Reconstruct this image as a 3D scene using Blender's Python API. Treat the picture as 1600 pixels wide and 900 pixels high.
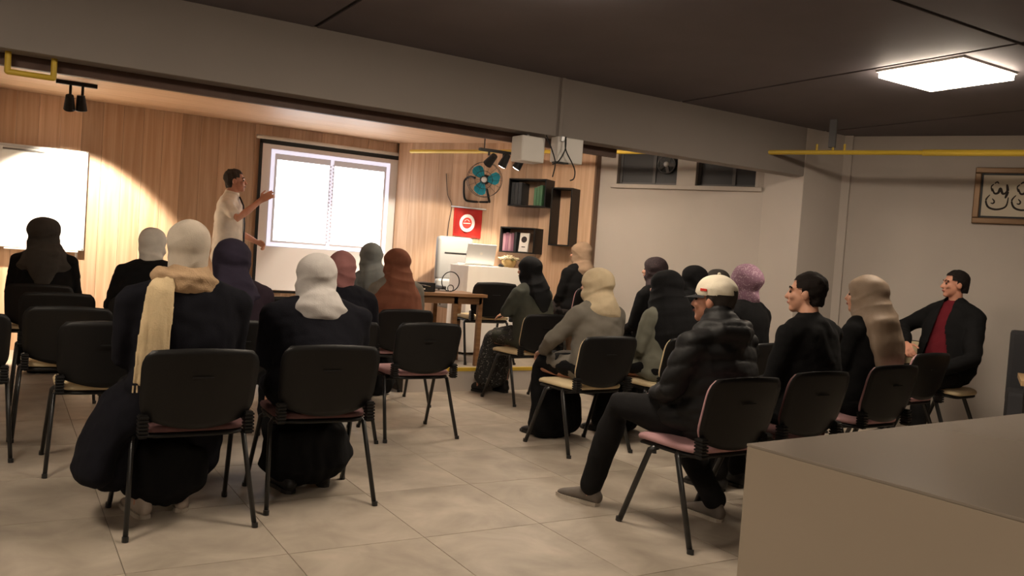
import bpy, bmesh, math, random
import numpy as np
from mathutils import Vector, Matrix
R = math.radians
random.seed(4)
for o in list(bpy.data.objects): bpy.data.objects.remove(o)
SC = bpy.context.scene
COL = SC.collection

# ---------------------------------------------------------------- camera
FPX = 1331.1
CAMH = 1.31
cx = Vector((.8551, -.5137, .0702)); cz = Vector((.5166, .8554, -.0373))
cx.normalize(); cz = (cz - cx * cz.dot(cx)).normalized(); cy = cz.cross(cx) * -1
cam = bpy.data.cameras.new('camera'); camo = bpy.data.objects.new('camera', cam); COL.objects.link(camo)
up = cx.cross(cz)
camo.matrix_world = Matrix(((cx.x, up.x, -cz.x, 0), (cx.y, up.y, -cz.y, 0), (cx.z, up.z, -cz.z, CAMH), (0, 0, 0, 1)))
cam.sensor_width = 36; cam.lens = FPX / 1600 * 36; cam.clip_start = .05
SC.camera = camo
# ---------------------------------------------------------------- world, exposure
w = bpy.data.worlds.new('world'); SC.world = w; w.use_nodes = True
w.node_tree.nodes['Background'].inputs[0].default_value = (.6, .55, .5, 1)
w.node_tree.nodes['Background'].inputs[1].default_value = .02
SC.view_settings.view_transform = 'Standard'; SC.view_settings.look = 'None'
SC.view_settings.gamma = 1; SC.view_settings.use_curve_mapping = False
SC.view_settings.exposure = 0.0
PANEL_E = 42.0          # ceiling panels
PANEL_COL = (1, .84, .66)
SPOT_W = 380           # track spots
# ---------------------------------------------------------------- materials
def nt(m):
    m.use_nodes = True
    return m.node_tree, m.node_tree.nodes['Principled BSDF']
def mat(name, col, rough=.6, metal=0, spec=.4, sheen=0, coat=0, bump=0, bscale=60, var=0, vscale=6, emit=0, ecol=None):
    m = bpy.data.materials.new(name); t, b = nt(m)
    b.inputs['Base Color'].default_value = (*col, 1); b.inputs['Roughness'].default_value = rough
    b.inputs['Metallic'].default_value = metal; b.inputs['Specular IOR Level'].default_value = spec
    if sheen: b.inputs['Sheen Weight'].default_value = sheen; b.inputs['Sheen Roughness'].default_value = .5
    if coat: b.inputs['Coat Weight'].default_value = coat; b.inputs['Coat Roughness'].default_value = .06
    if emit: b.inputs['Emission Color'].default_value = (*(ecol or col), 1); b.inputs['Emission Strength'].default_value = emit
    tc = t.nodes.new('ShaderNodeTexCoord')
    if bump:
        n = t.nodes.new('ShaderNodeTexNoise'); n.inputs['Scale'].default_value = bscale; n.inputs['Detail'].default_value = 3
        bp = t.nodes.new('ShaderNodeBump'); bp.inputs['Strength'].default_value = bump; bp.inputs['Distance'].default_value = .004
        t.links.new(tc.outputs['Object'], n.inputs['Vector']); t.links.new(n.outputs['Fac'], bp.inputs['Height']); t.links.new(bp.outputs['Normal'], b.inputs['Normal'])
    if var:
        n = t.nodes.new('ShaderNodeTexNoise'); n.inputs['Scale'].default_value = vscale; n.inputs['Detail'].default_value = 4
        r = t.nodes.new('ShaderNodeValToRGB')
        r.color_ramp.elements[0].position = .3; r.color_ramp.elements[1].position = .7
        r.color_ramp.elements[0].color = (*[c * (1 - var) for c in col], 1); r.color_ramp.elements[1].color = (*[min(1, c * (1 + var)) for c in col], 1)
        t.links.new(tc.outputs['Object'], n.inputs['Vector']); t.links.new(n.outputs['Fac'], r.inputs['Fac']); t.links.new(r.outputs['Color'], b.inputs['Base Color'])
    return m
def wood(name, c1, c2, scale=(26, 26, 1.1), rough=.45, objvar=.25):
    m = bpy.data.materials.new(name); t, b = nt(m); N = t.nodes.new; L = t.links.new
    tc = N('ShaderNodeTexCoord'); mp = N('ShaderNodeMapping'); mp.inputs['Scale'].default_value = scale
    oi = N('ShaderNodeObjectInfo'); ad = N('ShaderNodeVectorMath'); ad.operation = 'ADD'
    sc = N('ShaderNodeVectorMath'); sc.operation = 'SCALE'; sc.inputs['Scale'].default_value = 30
    cb = N('ShaderNodeCombineXYZ')
    for i in range(3): L(oi.outputs['Random'], cb.inputs[i])
    L(cb.outputs[0], sc.inputs[0]); L(tc.outputs['Object'], mp.inputs['Vector']); L(mp.outputs[0], ad.inputs[0]); L(sc.outputs[0], ad.inputs[1])
    n = N('ShaderNodeTexNoise'); n.inputs['Scale'].default_value = 1; n.inputs['Detail'].default_value = 6; n.inputs['Distortion'].default_value = .6
    L(ad.outputs[0], n.inputs['Vector'])
    r = N('ShaderNodeValToRGB'); r.color_ramp.elements[0].position = .32; r.color_ramp.elements[1].position = .68
    r.color_ramp.elements[0].color = (*c1, 1); r.color_ramp.elements[1].color = (*c2, 1)
    L(n.outputs['Fac'], r.inputs['Fac'])
    hs = N('ShaderNodeHueSaturation'); mr = N('ShaderNodeMapRange'); mr.inputs['To Min'].default_value = 1 - objvar; mr.inputs['To Max'].default_value = 1 + objvar * .6
    L(oi.outputs['Random'], mr.inputs['Value']); L(mr.outputs[0], hs.inputs['Value']); L(r.outputs[0], hs.inputs['Color']); L(hs.outputs[0], b.inputs['Base Color'])
    b.inputs['Roughness'].default_value = rough
    return m
def patterned(name, base, spot, scale, lo=.25, hi=.3, rough=.85):
    m = bpy.data.materials.new(name); t, b = nt(m); N = t.nodes.new; L = t.links.new
    tc = N('ShaderNodeTexCoord'); n = N('ShaderNodeTexNoise'); n.inputs['Scale'].default_value = scale * .5
    mx = N('ShaderNodeMixRGB'); mx.inputs[0].default_value = .12; L(tc.outputs['Object'], n.inputs['Vector']); L(tc.outputs['Object'], mx.inputs[1]); L(n.outputs['Color'], mx.inputs[2])
    v = N('ShaderNodeTexVoronoi'); v.inputs['Scale'].default_value = scale; L(mx.outputs[0], v.inputs['Vector'])
    r = N('ShaderNodeValToRGB'); r.color_ramp.elements[0].position = lo; r.color_ramp.elements[1].position = hi
    r.color_ramp.elements[0].color = (*spot, 1); r.color_ramp.elements[1].color = (*base, 1)
    L(v.outputs['Distance'], r.inputs['Fac']); L(r.outputs[0], b.inputs['Base Color']); b.inputs['Roughness'].default_value = rough
    return m
def tile_mat():
    m = bpy.data.materials.new('floor tile'); t, b = nt(m); N = t.nodes.new; L = t.links.new
    tc = N('ShaderNodeTexCoord'); oi = N('ShaderNodeObjectInfo')
    ad = N('ShaderNodeVectorMath'); ad.operation = 'ADD'; sc = N('ShaderNodeVectorMath'); sc.operation = 'SCALE'; sc.inputs['Scale'].default_value = 37
    cb = N('ShaderNodeCombineXYZ')
    for i in range(3): L(oi.outputs['Random'], cb.inputs[i])
    L(cb.outputs[0], sc.inputs[0]); L(tc.outputs['Object'], ad.inputs[0]); L(sc.outputs[0], ad.inputs[1])
    n = N('ShaderNodeTexNoise'); n.inputs['Scale'].default_value = 3.2; n.inputs['Detail'].default_value = 5; n.inputs['Roughness'].default_value = .55; n.inputs['Distortion'].default_value = .5
    L(ad.outputs[0], n.inputs['Vector'])
    r = N('ShaderNodeValToRGB'); r.color_ramp.elements[0].position = .3; r.color_ramp.elements[1].position = .72
    r.color_ramp.elements[0].color = (.28, .235, .186, 1); r.color_ramp.elements[1].color = (.46, .395, .32, 1)
    L(n.outputs['Fac'], r.inputs['Fac'])
    hs = N('ShaderNodeHueSaturation'); mr = N('ShaderNodeMapRange'); mr.inputs['To Min'].default_value = .92; mr.inputs['To Max'].default_value = 1.06
    L(oi.outputs['Random'], mr.inputs['Value']); L(mr.outputs[0], hs.inputs['Value']); L(r.outputs[0], hs.inputs['Color']); L(hs.outputs[0], b.inputs['Base Color'])
    b.inputs['Roughness'].default_value = .5; b.inputs['Specular IOR Level'].default_value = .35
    return m
M = dict(
    tile=tile_mat(), grout=mat('grout', (.17, .145, .118), .9),
    wall=mat('painted wall', (.53, .475, .425), .8, var=.03, vscale=2), beam=mat('beam paint', (.27, .237, .215), .8, var=.03, vscale=2),
    ceil=mat('dark ceiling board', (.135, .118, .128), .7, var=.08, vscale=2), ceilgap=mat('ceiling gap', (.02, .018, .018), .9),
    plank=wood('wood laminate', (.49, .30, .18), (.63, .425, .285)), soffit=wood('wood soffit', (.56, .36, .22), (.66, .45, .30), (1.1, 26, 26), .5, .12),
    fascia=mat('dark wood fascia', (.085, .045, .032), .55, var=.15, vscale=8), darkwood=wood('dark wood return', (.16, .08, .04), (.22, .115, .06)),
    black=mat('black plastic', (.008, .0075, .0075), .45, spec=.28, bump=.08, bscale=240), blacksteel=mat('black steel', (.014, .014, .014), .35, spec=.5),
    mauve=mat('mauve upholstery', (.42, .24, .25), .9, bump=.2, bscale=300), cream=mat('cream upholstery', (.72, .58, .36), .85, bump=.2, bscale=300),
    plum=mat('plum upholstery', (.1, .045, .045), .9, bump=.2, bscale=300),
    counter=mat('lacquered counter', (.40, .33, .255), .2, spec=.5), countertop_dimmed=mat('counter lacquer painted dim', (.30, .255, .21), .12, spec=.5),  # top is the same lacquer, its dim reflected light put into the darker colour
    white=mat('white plastic', (.72, .68, .63), .4), whitep=mat('whiteboard', (.85, .85, .83), .25), alu=mat('aluminium', (.62, .62, .62), .4, metal=.4),
    yellow=mat('yellow pipe paint', (.62, .42, .045), .45), darkgrey=mat('dark grey fabric', (.05, .05, .055), .9),
    glass=mat('dark window glass', (.045, .045, .05), .55, spec=.5), frame=mat('grey window frame', (.11, .105, .105), .5),
    leather=mat('grey leather', (.17, .165, .16), .42), cloth=mat('white table cloth', (.80, .76, .70), .85, bump=.15, bscale=20),
    tablewood=wood('table wood', (.20, .10, .045), (.30, .165, .08), (3, 30, 30), .4, .05), red=mat('red flag cloth', (.62, .035, .025), .7),
    fabric=mat('screen fabric', (.74, .70, .70), .8), cyan=mat('blue fan blade', (.06, .50, .66), .25), chrome=mat('chrome', (.7, .7, .7), .15, metal=1),
    gold=mat('bronze frame', (.17, .095, .045), .4, metal=.35), paper=mat('cream paper', (.62, .55, .44), .8), ink=mat('dark ink', (.03, .022, .02), .8),
    bulb=mat('lamp lens', (1, .95, .85), .3, emit=30), panel=mat('panel diffuser', (1, 1, 1), .5, emit=PANEL_E, ecol=PANEL_COL),
    slide=mat('projected page', (1, 1, 1), .8, emit=5, ecol=(.93, .96, 1)), slide2=mat('projected frame', (.8, .8, 1), .8, emit=.78, ecol=(.80, .82, 1)), slide3=mat('projected grey', (.5, .45, .45), .8, emit=.18, ecol=(.8, .75, .78)),
    skin=mat('skin', (.52, .27, .18), .5, var=.08, vscale=14), skin2=mat('ruddy skin', (.50, .235, .155), .5, var=.1, vscale=14), hair=mat('dark hair', (.012, .009, .008), .9, spec=.15, bump=.6, bscale=90), hair2=mat('greying hair', (.05, .042, .038), .9, spec=.15, bump=.6, bscale=90),
    eye=mat('eye', (.03, .02, .015), .2), lip=mat('lips', (.30, .10, .08), .5),
)
def cl(name, c, rough=.92, sheen=.25, bump=.25, bs=180, var=.12):
    return mat(name, c, rough, spec=.15, sheen=0, bump=bump, bscale=bs, var=var, vscale=9)
M.update(blackcloth=cl('black coat cloth', (.006, .006, .0065)), navy=cl('navy black cloth', (.0065, .0065, .010)), charcoal=cl('charcoal trousers', (.010, .0095, .010)),
    puffer=mat('black puffer nylon', (.008, .008, .0085), .62, spec=.25, bump=.2, bscale=40), greycoat=cl('grey wool coat', (.155, .14, .118), bump=.5, bs=260),
    greengrey=cl('grey green coat', (.052, .055, .045)), vest=cl('sage vest', (.15, .15, .12)), plumcoat=cl('dark plum coat', (.028, .018, .026)),
    s_grey=cl('dark grey scarf', (.055, .05, .045)), s_white=cl('white scarf', (.62, .58, .52)), s_beige=cl('beige scarf', (.50, .43, .35)), s_navy=cl('indigo scarf', (.030, .024, .040)),
    s_ash=cl('pale grey scarf', (.50, .47, .45)), s_pink=cl('dusty pink scarf', (.28, .125, .12)), s_slate=cl('slate scarf', (.15, .16, .155)), s_brown=cl('brown scarf', (.17, .065, .038)),
    shawl=cl('brown shawl', (.16, .085, .055), var=.35), s_black=cl('black scarf', (.009, .009, .010)), s_tan=cl('tan scarf', (.27, .185, .125)), s_cream=cl('cream scarf', (.52, .42, .28)),
    s_taupe=cl('taupe satin scarf', (.25, .185, .135), rough=.55), s_dots=patterned('maroon black print', (.020, .010, .013), (.09, .05, .055), 70), s_lilac=patterned('lilac dotted scarf', (.26, .14, .20), (.52, .38, .42), 55, .28, .36),
    s_blue=cl('dusty blue scarf', (.10, .14, .18)), knit=cl('cream knitted scarf', (.62, .48, .29), bump=.8, bs=150), knit2=cl('tan knitted collar', (.44, .30, .18), bump=.8, bs=150),
    flor=patterned('grey floral skirt', (.02, .02, .02), (.24, .23, .21), 42, .2, .3), flor2=patterned('dark red floral skirt', (.014, .010, .011), (.30, .14, .13), 22, .16, .2),
    shirt=cl('white shirt', (.70, .64, .56)), maroon=cl('maroon shirt', (.11, .010, .016)), capm=cl('white cap cloth', (.66, .60, .48)),
    shoeg=mat('grey shoe', (.13, .11, .095), .8), shoeb=mat('black shoe', (.014, .013, .013), .5), shoew=mat('pale shoe', (.42, .36, .31), .7), sole=mat('pale sole', (.42, .37, .31), .7))

# ---------------------------------------------------------------- object helpers
def link(name, me, m=None, parent=None, loc=None, rz=0, rot=None):
    o = bpy.data.objects.new(name, me); COL.objects.link(o)
    if m is not None and me is not None and not me.materials: me.materials.append(M[m] if isinstance(m, str) else m)
    if parent is not None: o.parent = parent
    if loc is not None: o.location = loc
    if rot is not None: o.rotation_euler = rot
    elif rz: o.rotation_euler = (0, 0, rz)
    return o
def bm_mesh(bm, smooth=False, bevel=0):
    bmesh.ops.recalc_face_normals(bm, faces=bm.faces)
    me = bpy.data.meshes.new('m'); bm.to_mesh(me); bm.free()
    if smooth: me.polygons.foreach_set('use_smooth', [True] * len(me.polygons))
    return me
def obj(name, bm, m, parent=None, smooth=False, loc=None, rz=0, rot=None):
    me = bm_mesh(bm, smooth); me.name = name
    return link(name, me, m, parent, loc, rz, rot)
def tag(o, label, cat, group=None):
    o['label'] = label; o['category'] = cat
    if group: o['group'] = group
    return o
def thing(name, label, cat, loc=(0, 0, 0), rz=0, group=None):
    o = link(name, None, None, None, loc, rz); o.empty_display_size = .1
    return tag(o, label, cat, group)
def struct(o): o['kind'] = 'structure'; return o
def box(bm, lo, hi, bev=0, mtx=None):
    lo = Vector(lo); hi = Vector(hi)
    r = bmesh.ops.create_cube(bm, size=1); vs = r['verts']
    for v in vs: v.co = Vector((lo[i] + (v.co[i] + .5) * (hi[i] - lo[i]) for i in range(3)))
    if bev:
        es = list({e for v in vs for e in v.link_edges})
        q = bmesh.ops.bevel(bm, geom=es, offset=bev, segments=2, affect='EDGES', profile=.6)
        vs = list({v for f in q['faces'] for v in f.verts} | {v for v in vs if v.is_valid})
    if mtx is not None: bmesh.ops.transform(bm, matrix=mtx, verts=vs)
    return vs
def B(lo, hi, bev=0):
    bm = bmesh.new(); box(bm, lo, hi, bev); return bm
def prism(bm, pts, z0, z1):
    a = [bm.verts.new((x, y, z0)) for x, y in pts]; b = [bm.verts.new((x, y, z1)) for x, y in pts]
    n = len(pts); bm.faces.new(a[::-1]); bm.faces.new(b)
    for i in range(n): bm.faces.new((a[i], a[(i + 1) % n], b[(i + 1) % n], b[i]))
def frames(pts, side):
    fr = []
    for i in range(len(pts)):
        t = (pts[min(i + 1, len(pts) - 1)] - pts[max(i - 1, 0)]).normalized()
        s = side - t * side.dot(t)
        if s.length < 1e-3:
            s = Vector((0, 0, 1)) - t * t.z
            if s.length < 1e-3: s = Vector((0, 1, 0)) - t * t.y
        s.normalize(); fr.append((s, t.cross(s)))
    return fr
def loft(bm, pts, rad, seg=14, side=(1, 0, 0), dome=True, mtx=None, power=1):
    pts = [Vector(p) for p in pts]; side = Vector(side)
    rad = [(r, r) if not isinstance(r, (tuple, list)) else r for r in rad]
    if dome:
        t0 = (pts[0] - pts[1]).normalized(); t1 = (pts[-1] - pts[-2]).normalized()
        d0 = min(rad[0]); d1 = min(rad[-1])
        pts = [pts[0] + t0 * d0 * .75] + [pts[0] + t0 * d0 * .45] + pts + [pts[-1] + t1 * d1 * .45, pts[-1] + t1 * d1 * .75]
        rad = [tuple(x * .45 for x in rad[0]), tuple(x * .82 for x in rad[0])] + list(rad) + [tuple(x * .82 for x in rad[-1]), tuple(x * .45 for x in rad[-1])]
    fr = frames(pts, side); rings = []
    for p, (a, b), (s, n) in zip(pts, rad, fr):
        ring = []
        for k in range(seg):
            th = 2 * math.pi * k / seg; c = math.cos(th); q = math.sin(th)
            if power != 1: c = math.copysign(abs(c) ** power, c); q = math.copysign(abs(q) ** power, q)
            v = p + s * (a * c) + n * (b * q)
            ring.append(bm.verts.new(mtx @ v if mtx is not None else v))
        rings.append(ring)
    for r0, r1 in zip(rings, rings[1:]):
        for k in range(seg): bm.faces.new((r0[k], r0[(k + 1) % seg], r1[(k + 1) % seg], r1[k]))
    bm.faces.new(rings[0][::-1]); bm.faces.new(rings[-1])
def T(pts, r, seg=10, dome=False, **k):
    bm = bmesh.new(); loft(bm, pts, [r] * len(pts) if not isinstance(r, list) else r, seg, dome=dome, **k); return bm
def ball(bm, c, r, mtx=None, u=16, v=10):
    r = r if isinstance(r, (tuple, list)) else (r, r, r)
    m = Matrix.Translation(c) @ Matrix.Diagonal((*r, 1))
    if mtx is not None: m = mtx @ m
    bmesh.ops.create_uvsphere(bm, u_segments=u, v_segments=v, radius=1, matrix=m)
def arcpts(c, r, a0, a1, n, ax=(1, 0, 0), ay=(0, 0, 1)):
    c = Vector(c); ax = Vector(ax); ay = Vector(ay)
    return [c + ax * (r * math.cos(R(a0 + (a1 - a0) * i / n))) + ay * (r * math.sin(R(a0 + (a1 - a0) * i / n))) for i in range(n + 1)]
def bez(p, n=14):
    p = [Vector(x) for x in p]; out = []
    for i in range(len(p) - 1):
        a = p[max(i - 1, 0)]; b = p[i]; c = p[i + 1]; d = p[min(i + 2, len(p) - 1)]
        for k in range(n):
            t = k / n
            out.append(.5 * (2 * b + (c - a) * t + (2 * a - 5 * b + 4 * c - d) * t * t + (3 * b - a - 3 * c + d) * t ** 3))
    return out + [p[-1]]

# ================================================================ THE ROOM
HC, HB, BY, WY = 2.75, 2.285, 5.7, 10.0
P0 = Vector((4.33, 10.0, 0)); P1 = Vector((6.66, 6.2, 0)); U = (P1 - P0).normalized(); NW = Vector((-.8525, -.5227, 0)); LW = (P1 - P0).length
AW = math.atan2(U.y, U.x)
WALLM = Matrix.Translation(P0) @ Matrix.Rotation(AW, 4, 'Z')      # local x along oblique wall, local -y towards room
def wl(k, off, z): return WALLM @ Vector((k, -off, z))
assert (wl(0, 1, 0) - P0).dot(NW) > 0
PP = Vector((7.28, 5.7, 0)); UU = Vector((.5, -.866, 0)).normalized(); AP = math.atan2(UU.y, UU.x)
PICM = Matrix.Translation(PP) @ Matrix.Rotation(AP, 4, 'Z')
# floor with tiles
fl = struct(obj('floor', B((-3.6, -3.2, -.12), (10.5, 10.6, -.004)), 'grout'))
TW, TD = .628, .735
tm = bm_mesh(B((.0015, .0015, -.02), (TW - .0015, TD - .0015, 0), .0015))
tm.materials.append(M['tile'])
for i in range(-3, 12):
    for j in range(-3, 9):
        x = 1.09 + i * TW; y = 3.46 + j * TD
        k = (x - P0.x) * (-NW.x) + (y - P0.y) * (-NW.y)
        if k > .1 or y + TD > WY + .3 or x < -1 and y > 4: continue
        link('tile', tm, None, fl, (x, y, 0))
# ceiling: dark boards with gaps round the lamps
ce = struct(obj('ceiling', B((-3.6, -3.2, HC + .012), (10.5, BY + .05, HC + .15)), 'ceilgap'))
for x0, x1 in ((-3.6, -.2), (-.17, 1.74), (1.77, 5.01), (5.04, 6.9), (6.93, 10.5)):
    for y0, y1 in ((-3.2, .3), (.33, 2.8), (2.83, BY)):
        obj('ceiling_board', B((x0, y0, HC), (x1, y1, HC + .02), .004), 'ceil', ce)
# lower ceiling above the stage (concrete) and wood soffit
ce2 = struct(obj('ceiling', B((-3.6, BY + .05, HC + .012), (10.5, 10.6, HC + .15)), 'ceilgap'))
sof = struct(obj('ceiling', (lambda bm: (prism(bm, [(-.1, BY + .22), (4.55, BY + .22), (5.78, 7.62), (4.33, 10), (-.1, 10)], 2.635, 2.66), bm)[1])(bmesh.new()), 'darkwood'))
ys = [BY + .22 + i * .34 for i in range(13)]
for y0, y1 in zip(ys, ys[1:]):
    y1 = min(y1, WY)
    def xr(y): return 4.55 + (y - BY - .22) / (7.62 - BY - .22) * 1.23 if y < 7.62 else P0.x + (10 - y) / 3.8 * 2.33
    bm = bmesh.new(); prism(bm, [(-.1, y0 + .002), (xr(y0) - .02, y0 + .002), (xr(y1) - .02, y1 - .002), (-.1, y1 - .002)], 2.62, 2.634)
    obj('soffit_board', bm, 'soffit', sof)
# beam + fascia
bmn = struct(obj('trim_1', B((-3.6, BY, HB), (6.66, BY + .17, HC + .01), .006), 'beam'))
struct(obj('trim_2', B((-.1, BY + .172, 2.215), (4.5, BY + .215, 2.62)), 'fascia'))
# pillar flush with beam
struct(obj('wall_pillar', B((6.66, BY - .004, 0), (7.30, 6.32, HC + .01), .008), 'wall'))
# side fin of the niche on the left, rest of the room behind the camera
struct(obj('wall_left', B((-.24, BY + .17, 0), (-.1, 10.2, HC)), 'wall'))
struct(obj('wall_side', B((-3.7, -3.2, 0), (-3.5, BY + .2, HC)), 'wall'))
struct(obj('wall_behind', B((-3.7, -3.3, 0), (10.5, -3.1, HC)), 'wall'))
struct(obj('wall_infill', B((-3.6, BY + .17, 0), (-.24, BY + .3, HC)), 'wall'))
# front wall with upright wood planks
wf = struct(obj('wall_front', B((-.24, WY + .02, 0), (4.6, WY + .2, HC)), 'wall'))
pw = .197
pm = bm_mesh(B((.001, 0, 0), (pw - .001, .02, 2.62), .0012)); pm.materials.append(M['plank'])
n = int(4.43 / pw) + 1
for i in range(n):
    if -.1 + (i + 1) * pw <= 4.345: link('plank', pm, None, wf, (-.1 + i * pw, WY, 0))
# oblique wall: openings for two clerestory windows
wr = struct(link('wall_right', None)); wr.matrix_world = WALLM
bm = bmesh.new()
for a, b, z0, z1 in ((-.15, LW + .1, 0, 2.19), (-.15, 2.86, 2.19, HC), (3.54, 3.745, 2.19, HC), (2.86, LW + .1, 2.66, HC), (4.40, LW + .1, 2.19, HC)):
    box(bm, (a, 0, z0), (b, .2, z1))
obj('plaster', bm, 'wall', wr)
obj('cladding_core', B((.0, -.11, 0), (2.645, 0, 2.62)), 'darkwood', wr)
for i in range(13):
    obj('plank', B((.001 + i * .2, -.13, 0), (.199 + i * .2 if i < 12 else 2.645, -.11, 2.62), .0012), 'plank', wr)
obj('cladding_end', B((2.645, -.13, 0), (2.662, .0, 2.62)), 'darkwood', wr)
for i, (a, b) in enumerate(((2.86, 3.54), (3.745, 4.40))):
    wd = struct(link('window_%d' % (i + 1), None)); wd.matrix_world = WALLM @ Matrix.Translation((a, 0, 2.19)); ww = b - a
    bm = bmesh.new()
    for lo, hi in (((0, .09, 0), (ww, .14, .03)), ((0, .09, .44), (ww, .14, .47)), ((0, .09, 0), (.03, .14, .47)), ((ww - .03, .09, 0), (ww, .14, .47)), ((ww * .56, .085, 0), (ww * .56 + .035, .14, .47))): box(bm, lo, hi)
    obj('window_frame', bm, 'frame', wd)
    obj('pane', B((.03, .105, .03), (ww * .56, .112, .44)), 'glass', wd); obj('pane', B((ww * .56 + .035, .105, .03), (ww - .03, .112, .44)), 'glass', wd)
sl = struct(obj('trim_3', B((2.80, -.035, 2.145), (LW - .01, .01, 2.19), .006), 'wall')); sl.matrix_world = WALLM
# extractor fan in the first window
ex = thing('extractor_fan', 'round dark extractor fan set in the left clerestory window', 'fan'); ex.matrix_world = WALLM @ Matrix.Translation((3.40, .06, 2.42))
bm = bmesh.new(); loft(bm, [(0, 0, 0), (0, .06, 0)], [.10, .10], 24, dome=False); obj('housing', bm, 'black', ex)
bm = bmesh.new(); loft(bm, arcpts((0, -.008, 0), .095, 0, 360, 28), [.008] * 29, 8, side=(0, 1, 0), dome=False); obj('rim', bm, 'frame', ex, True)
bm = bmesh.new(); ball(bm, (0, -.02, 0), (.03, .02, .03)); obj('hub', bm, 'alu', ex, True)
for k in range(5):
    bm = bmesh.new(); box(bm, (.025, -.016, -.02), (.088, -.008, .02), mtx=Matrix.Rotation(R(72 * k), 4, 'Y') @ Matrix.Rotation(R(18), 4, 'X')); obj('blade', bm, 'frame', ex)
# picture wall
wp = struct(obj('wall_picture', B((-.02, 0, 0), (9, .2, HC + .01)), 'wall')); wp.matrix_world = PICM
struct(obj('trim_4', B((-.05, -.06, 0), (.05, .02, HC), .005), 'wall')).matrix_world = PICM
# stage platform
PT = .22; PY = 7.1
bm = bmesh.new()
st = [(1.3, 8.6), (3.2, 8.6), (3.2, PY), (P0.x + (10 - PY) / 3.8 * 2.33 - .0, PY), (P0.x, WY), (1.3, WY)]
prism(bm, st, 0, PT - .012); pf = struct(obj('floor_stage', bm, 'grout'))
bm = bmesh.new(); prism(bm, st, PT - .012, PT); obj('stage_top', bm, 'tile', pf)
obj('step_nosing', B((3.2, PY - .012, PT - .03), (5.95, PY + .02, PT + .004), .003), 'yellow', pf)
obj('riser', B((3.2, PY - .008, 0), (5.95, PY - .001, PT - .03)), 'wall', pf)

# ================================================================ LIGHTS THAT HANG IN THE ROOM
def panel_lamp(x, y, label, hz=HC):
    t = thing('ceiling_panel_lamp', label, 'ceiling lamp', (x, y, hz), 0, 'square ceiling panels')
    bm = bmesh.new()
    for lo, hi in (((-.31, -.31, -.014), (.31, -.295, 0)), ((-.31, .295, -.014), (.31, .31, 0)), ((-.31, -.295, -.014), (-.295, .295, 0)), ((.295, -.295, -.014), (.31, .295, 0))): box(bm, lo, hi)
    obj('lamp_frame', bm, 'white', t)
    obj('diffuser', B((-.295, -.295, -.052), (.295, .295, -.008), .003), 'panel', t)
panel_lamp(5.38, 3.49, 'glowing square white ceiling panel above the framed calligraphy')
panel_lamp(2.30, 3.49, 'square ceiling panel just above the picture over the middle rows')
panel_lamp(-.9, 3.49, 'square ceiling panel out of view over the left rows')
panel_lamp(4.35, 6.75, 'square ceiling panel hidden behind the beam over the stage edge', 2.62)
panel_lamp(-.9, -.2, 'square ceiling panel out of view behind the photographer')
def aim(o, d):
    o.rotation_mode = 'QUATERNION'; o.rotation_quaternion = Vector(d).to_track_quat('-Z', 'Y')
def spot_head(parent, p, d, watt, size=80, col=(1, .87, .68)):
    d = Vector(d).normalized(); p = Vector(p)
    h = link('lamp_head', None, None, parent, p)
    bm = bmesh.new(); loft(bm, [(0, 0, .14), (0, 0, .05), (0, 0, 0)], [.034, .045, .05], 18, dome=False)
    q = d.to_track_quat('-Z', 'Y')
    h.rotation_mode = 'QUATERNION'; h.rotation_quaternion = q
    obj('lamp_body', bm, 'black', h)
    bm = bmesh.new(); loft(bm, [(0, 0, .0), (0, 0, -.004)], [.043, .041], 18, dome=False); obj('lamp_lens', bm, 'bulb' if watt else 'alu', h)
    if watt:
        l = bpy.data.lights.new('track_spot', 'SPOT'); l.energy = watt; l.spot_size = R(size); l.spot_blend = .25; l.shadow_soft_size = .04; l.color = col
        lo = bpy.data.objects.new('track_spot', l); COL.objects.link(lo); lo.parent = h; lo.location = (0, 0, -.03)
    return h
tl = thing('track_light', 'black ceiling track with spotlights above the whiteboard', 'track light')
obj('track', B((.38, 8.84, 2.585), (.72, 8.88, 2.62), .003), 'black', tl)
for x, dv, e in ((.50, (.06, .75, -1), 1), (.60, (.1, .3, -1), 0)):
    obj('stem', T([(x, 8.86, 2.59), (x, 8.86, 2.48)], .012), 'black', tl)
    spot_head(tl, (x, 8.86 + .03, 2.37), dv, SPOT_W * 1.5 if e else 0, 80)
tr = thing('track_light', 'black three-head track of spotlights over the presenter desk', 'track light')
obj('track', B((4.30, 7.96, 2.40), (4.86, 8.0, 2.43), .003), 'black', tr)
for x in (4.36, 4.80): obj('hanger', T([(x, 7.98, 2.62), (x, 7.98, 2.42)], .006), 'black', tr)
for x, dv, e in ((4.42, (-.2, .9, -.75), 1), (4.60, (-.2, .55, -1), 1), (4.78, (-.30, .6, -1), 1)):
    obj('stem', T([(x, 7.98, 2.41), (x, 7.98, 2.36)], .012), 'black', tr)
    spot_head(tr, (x, 8.0, 2.27), dv, SPOT_W * .45 * e, 62)

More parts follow.
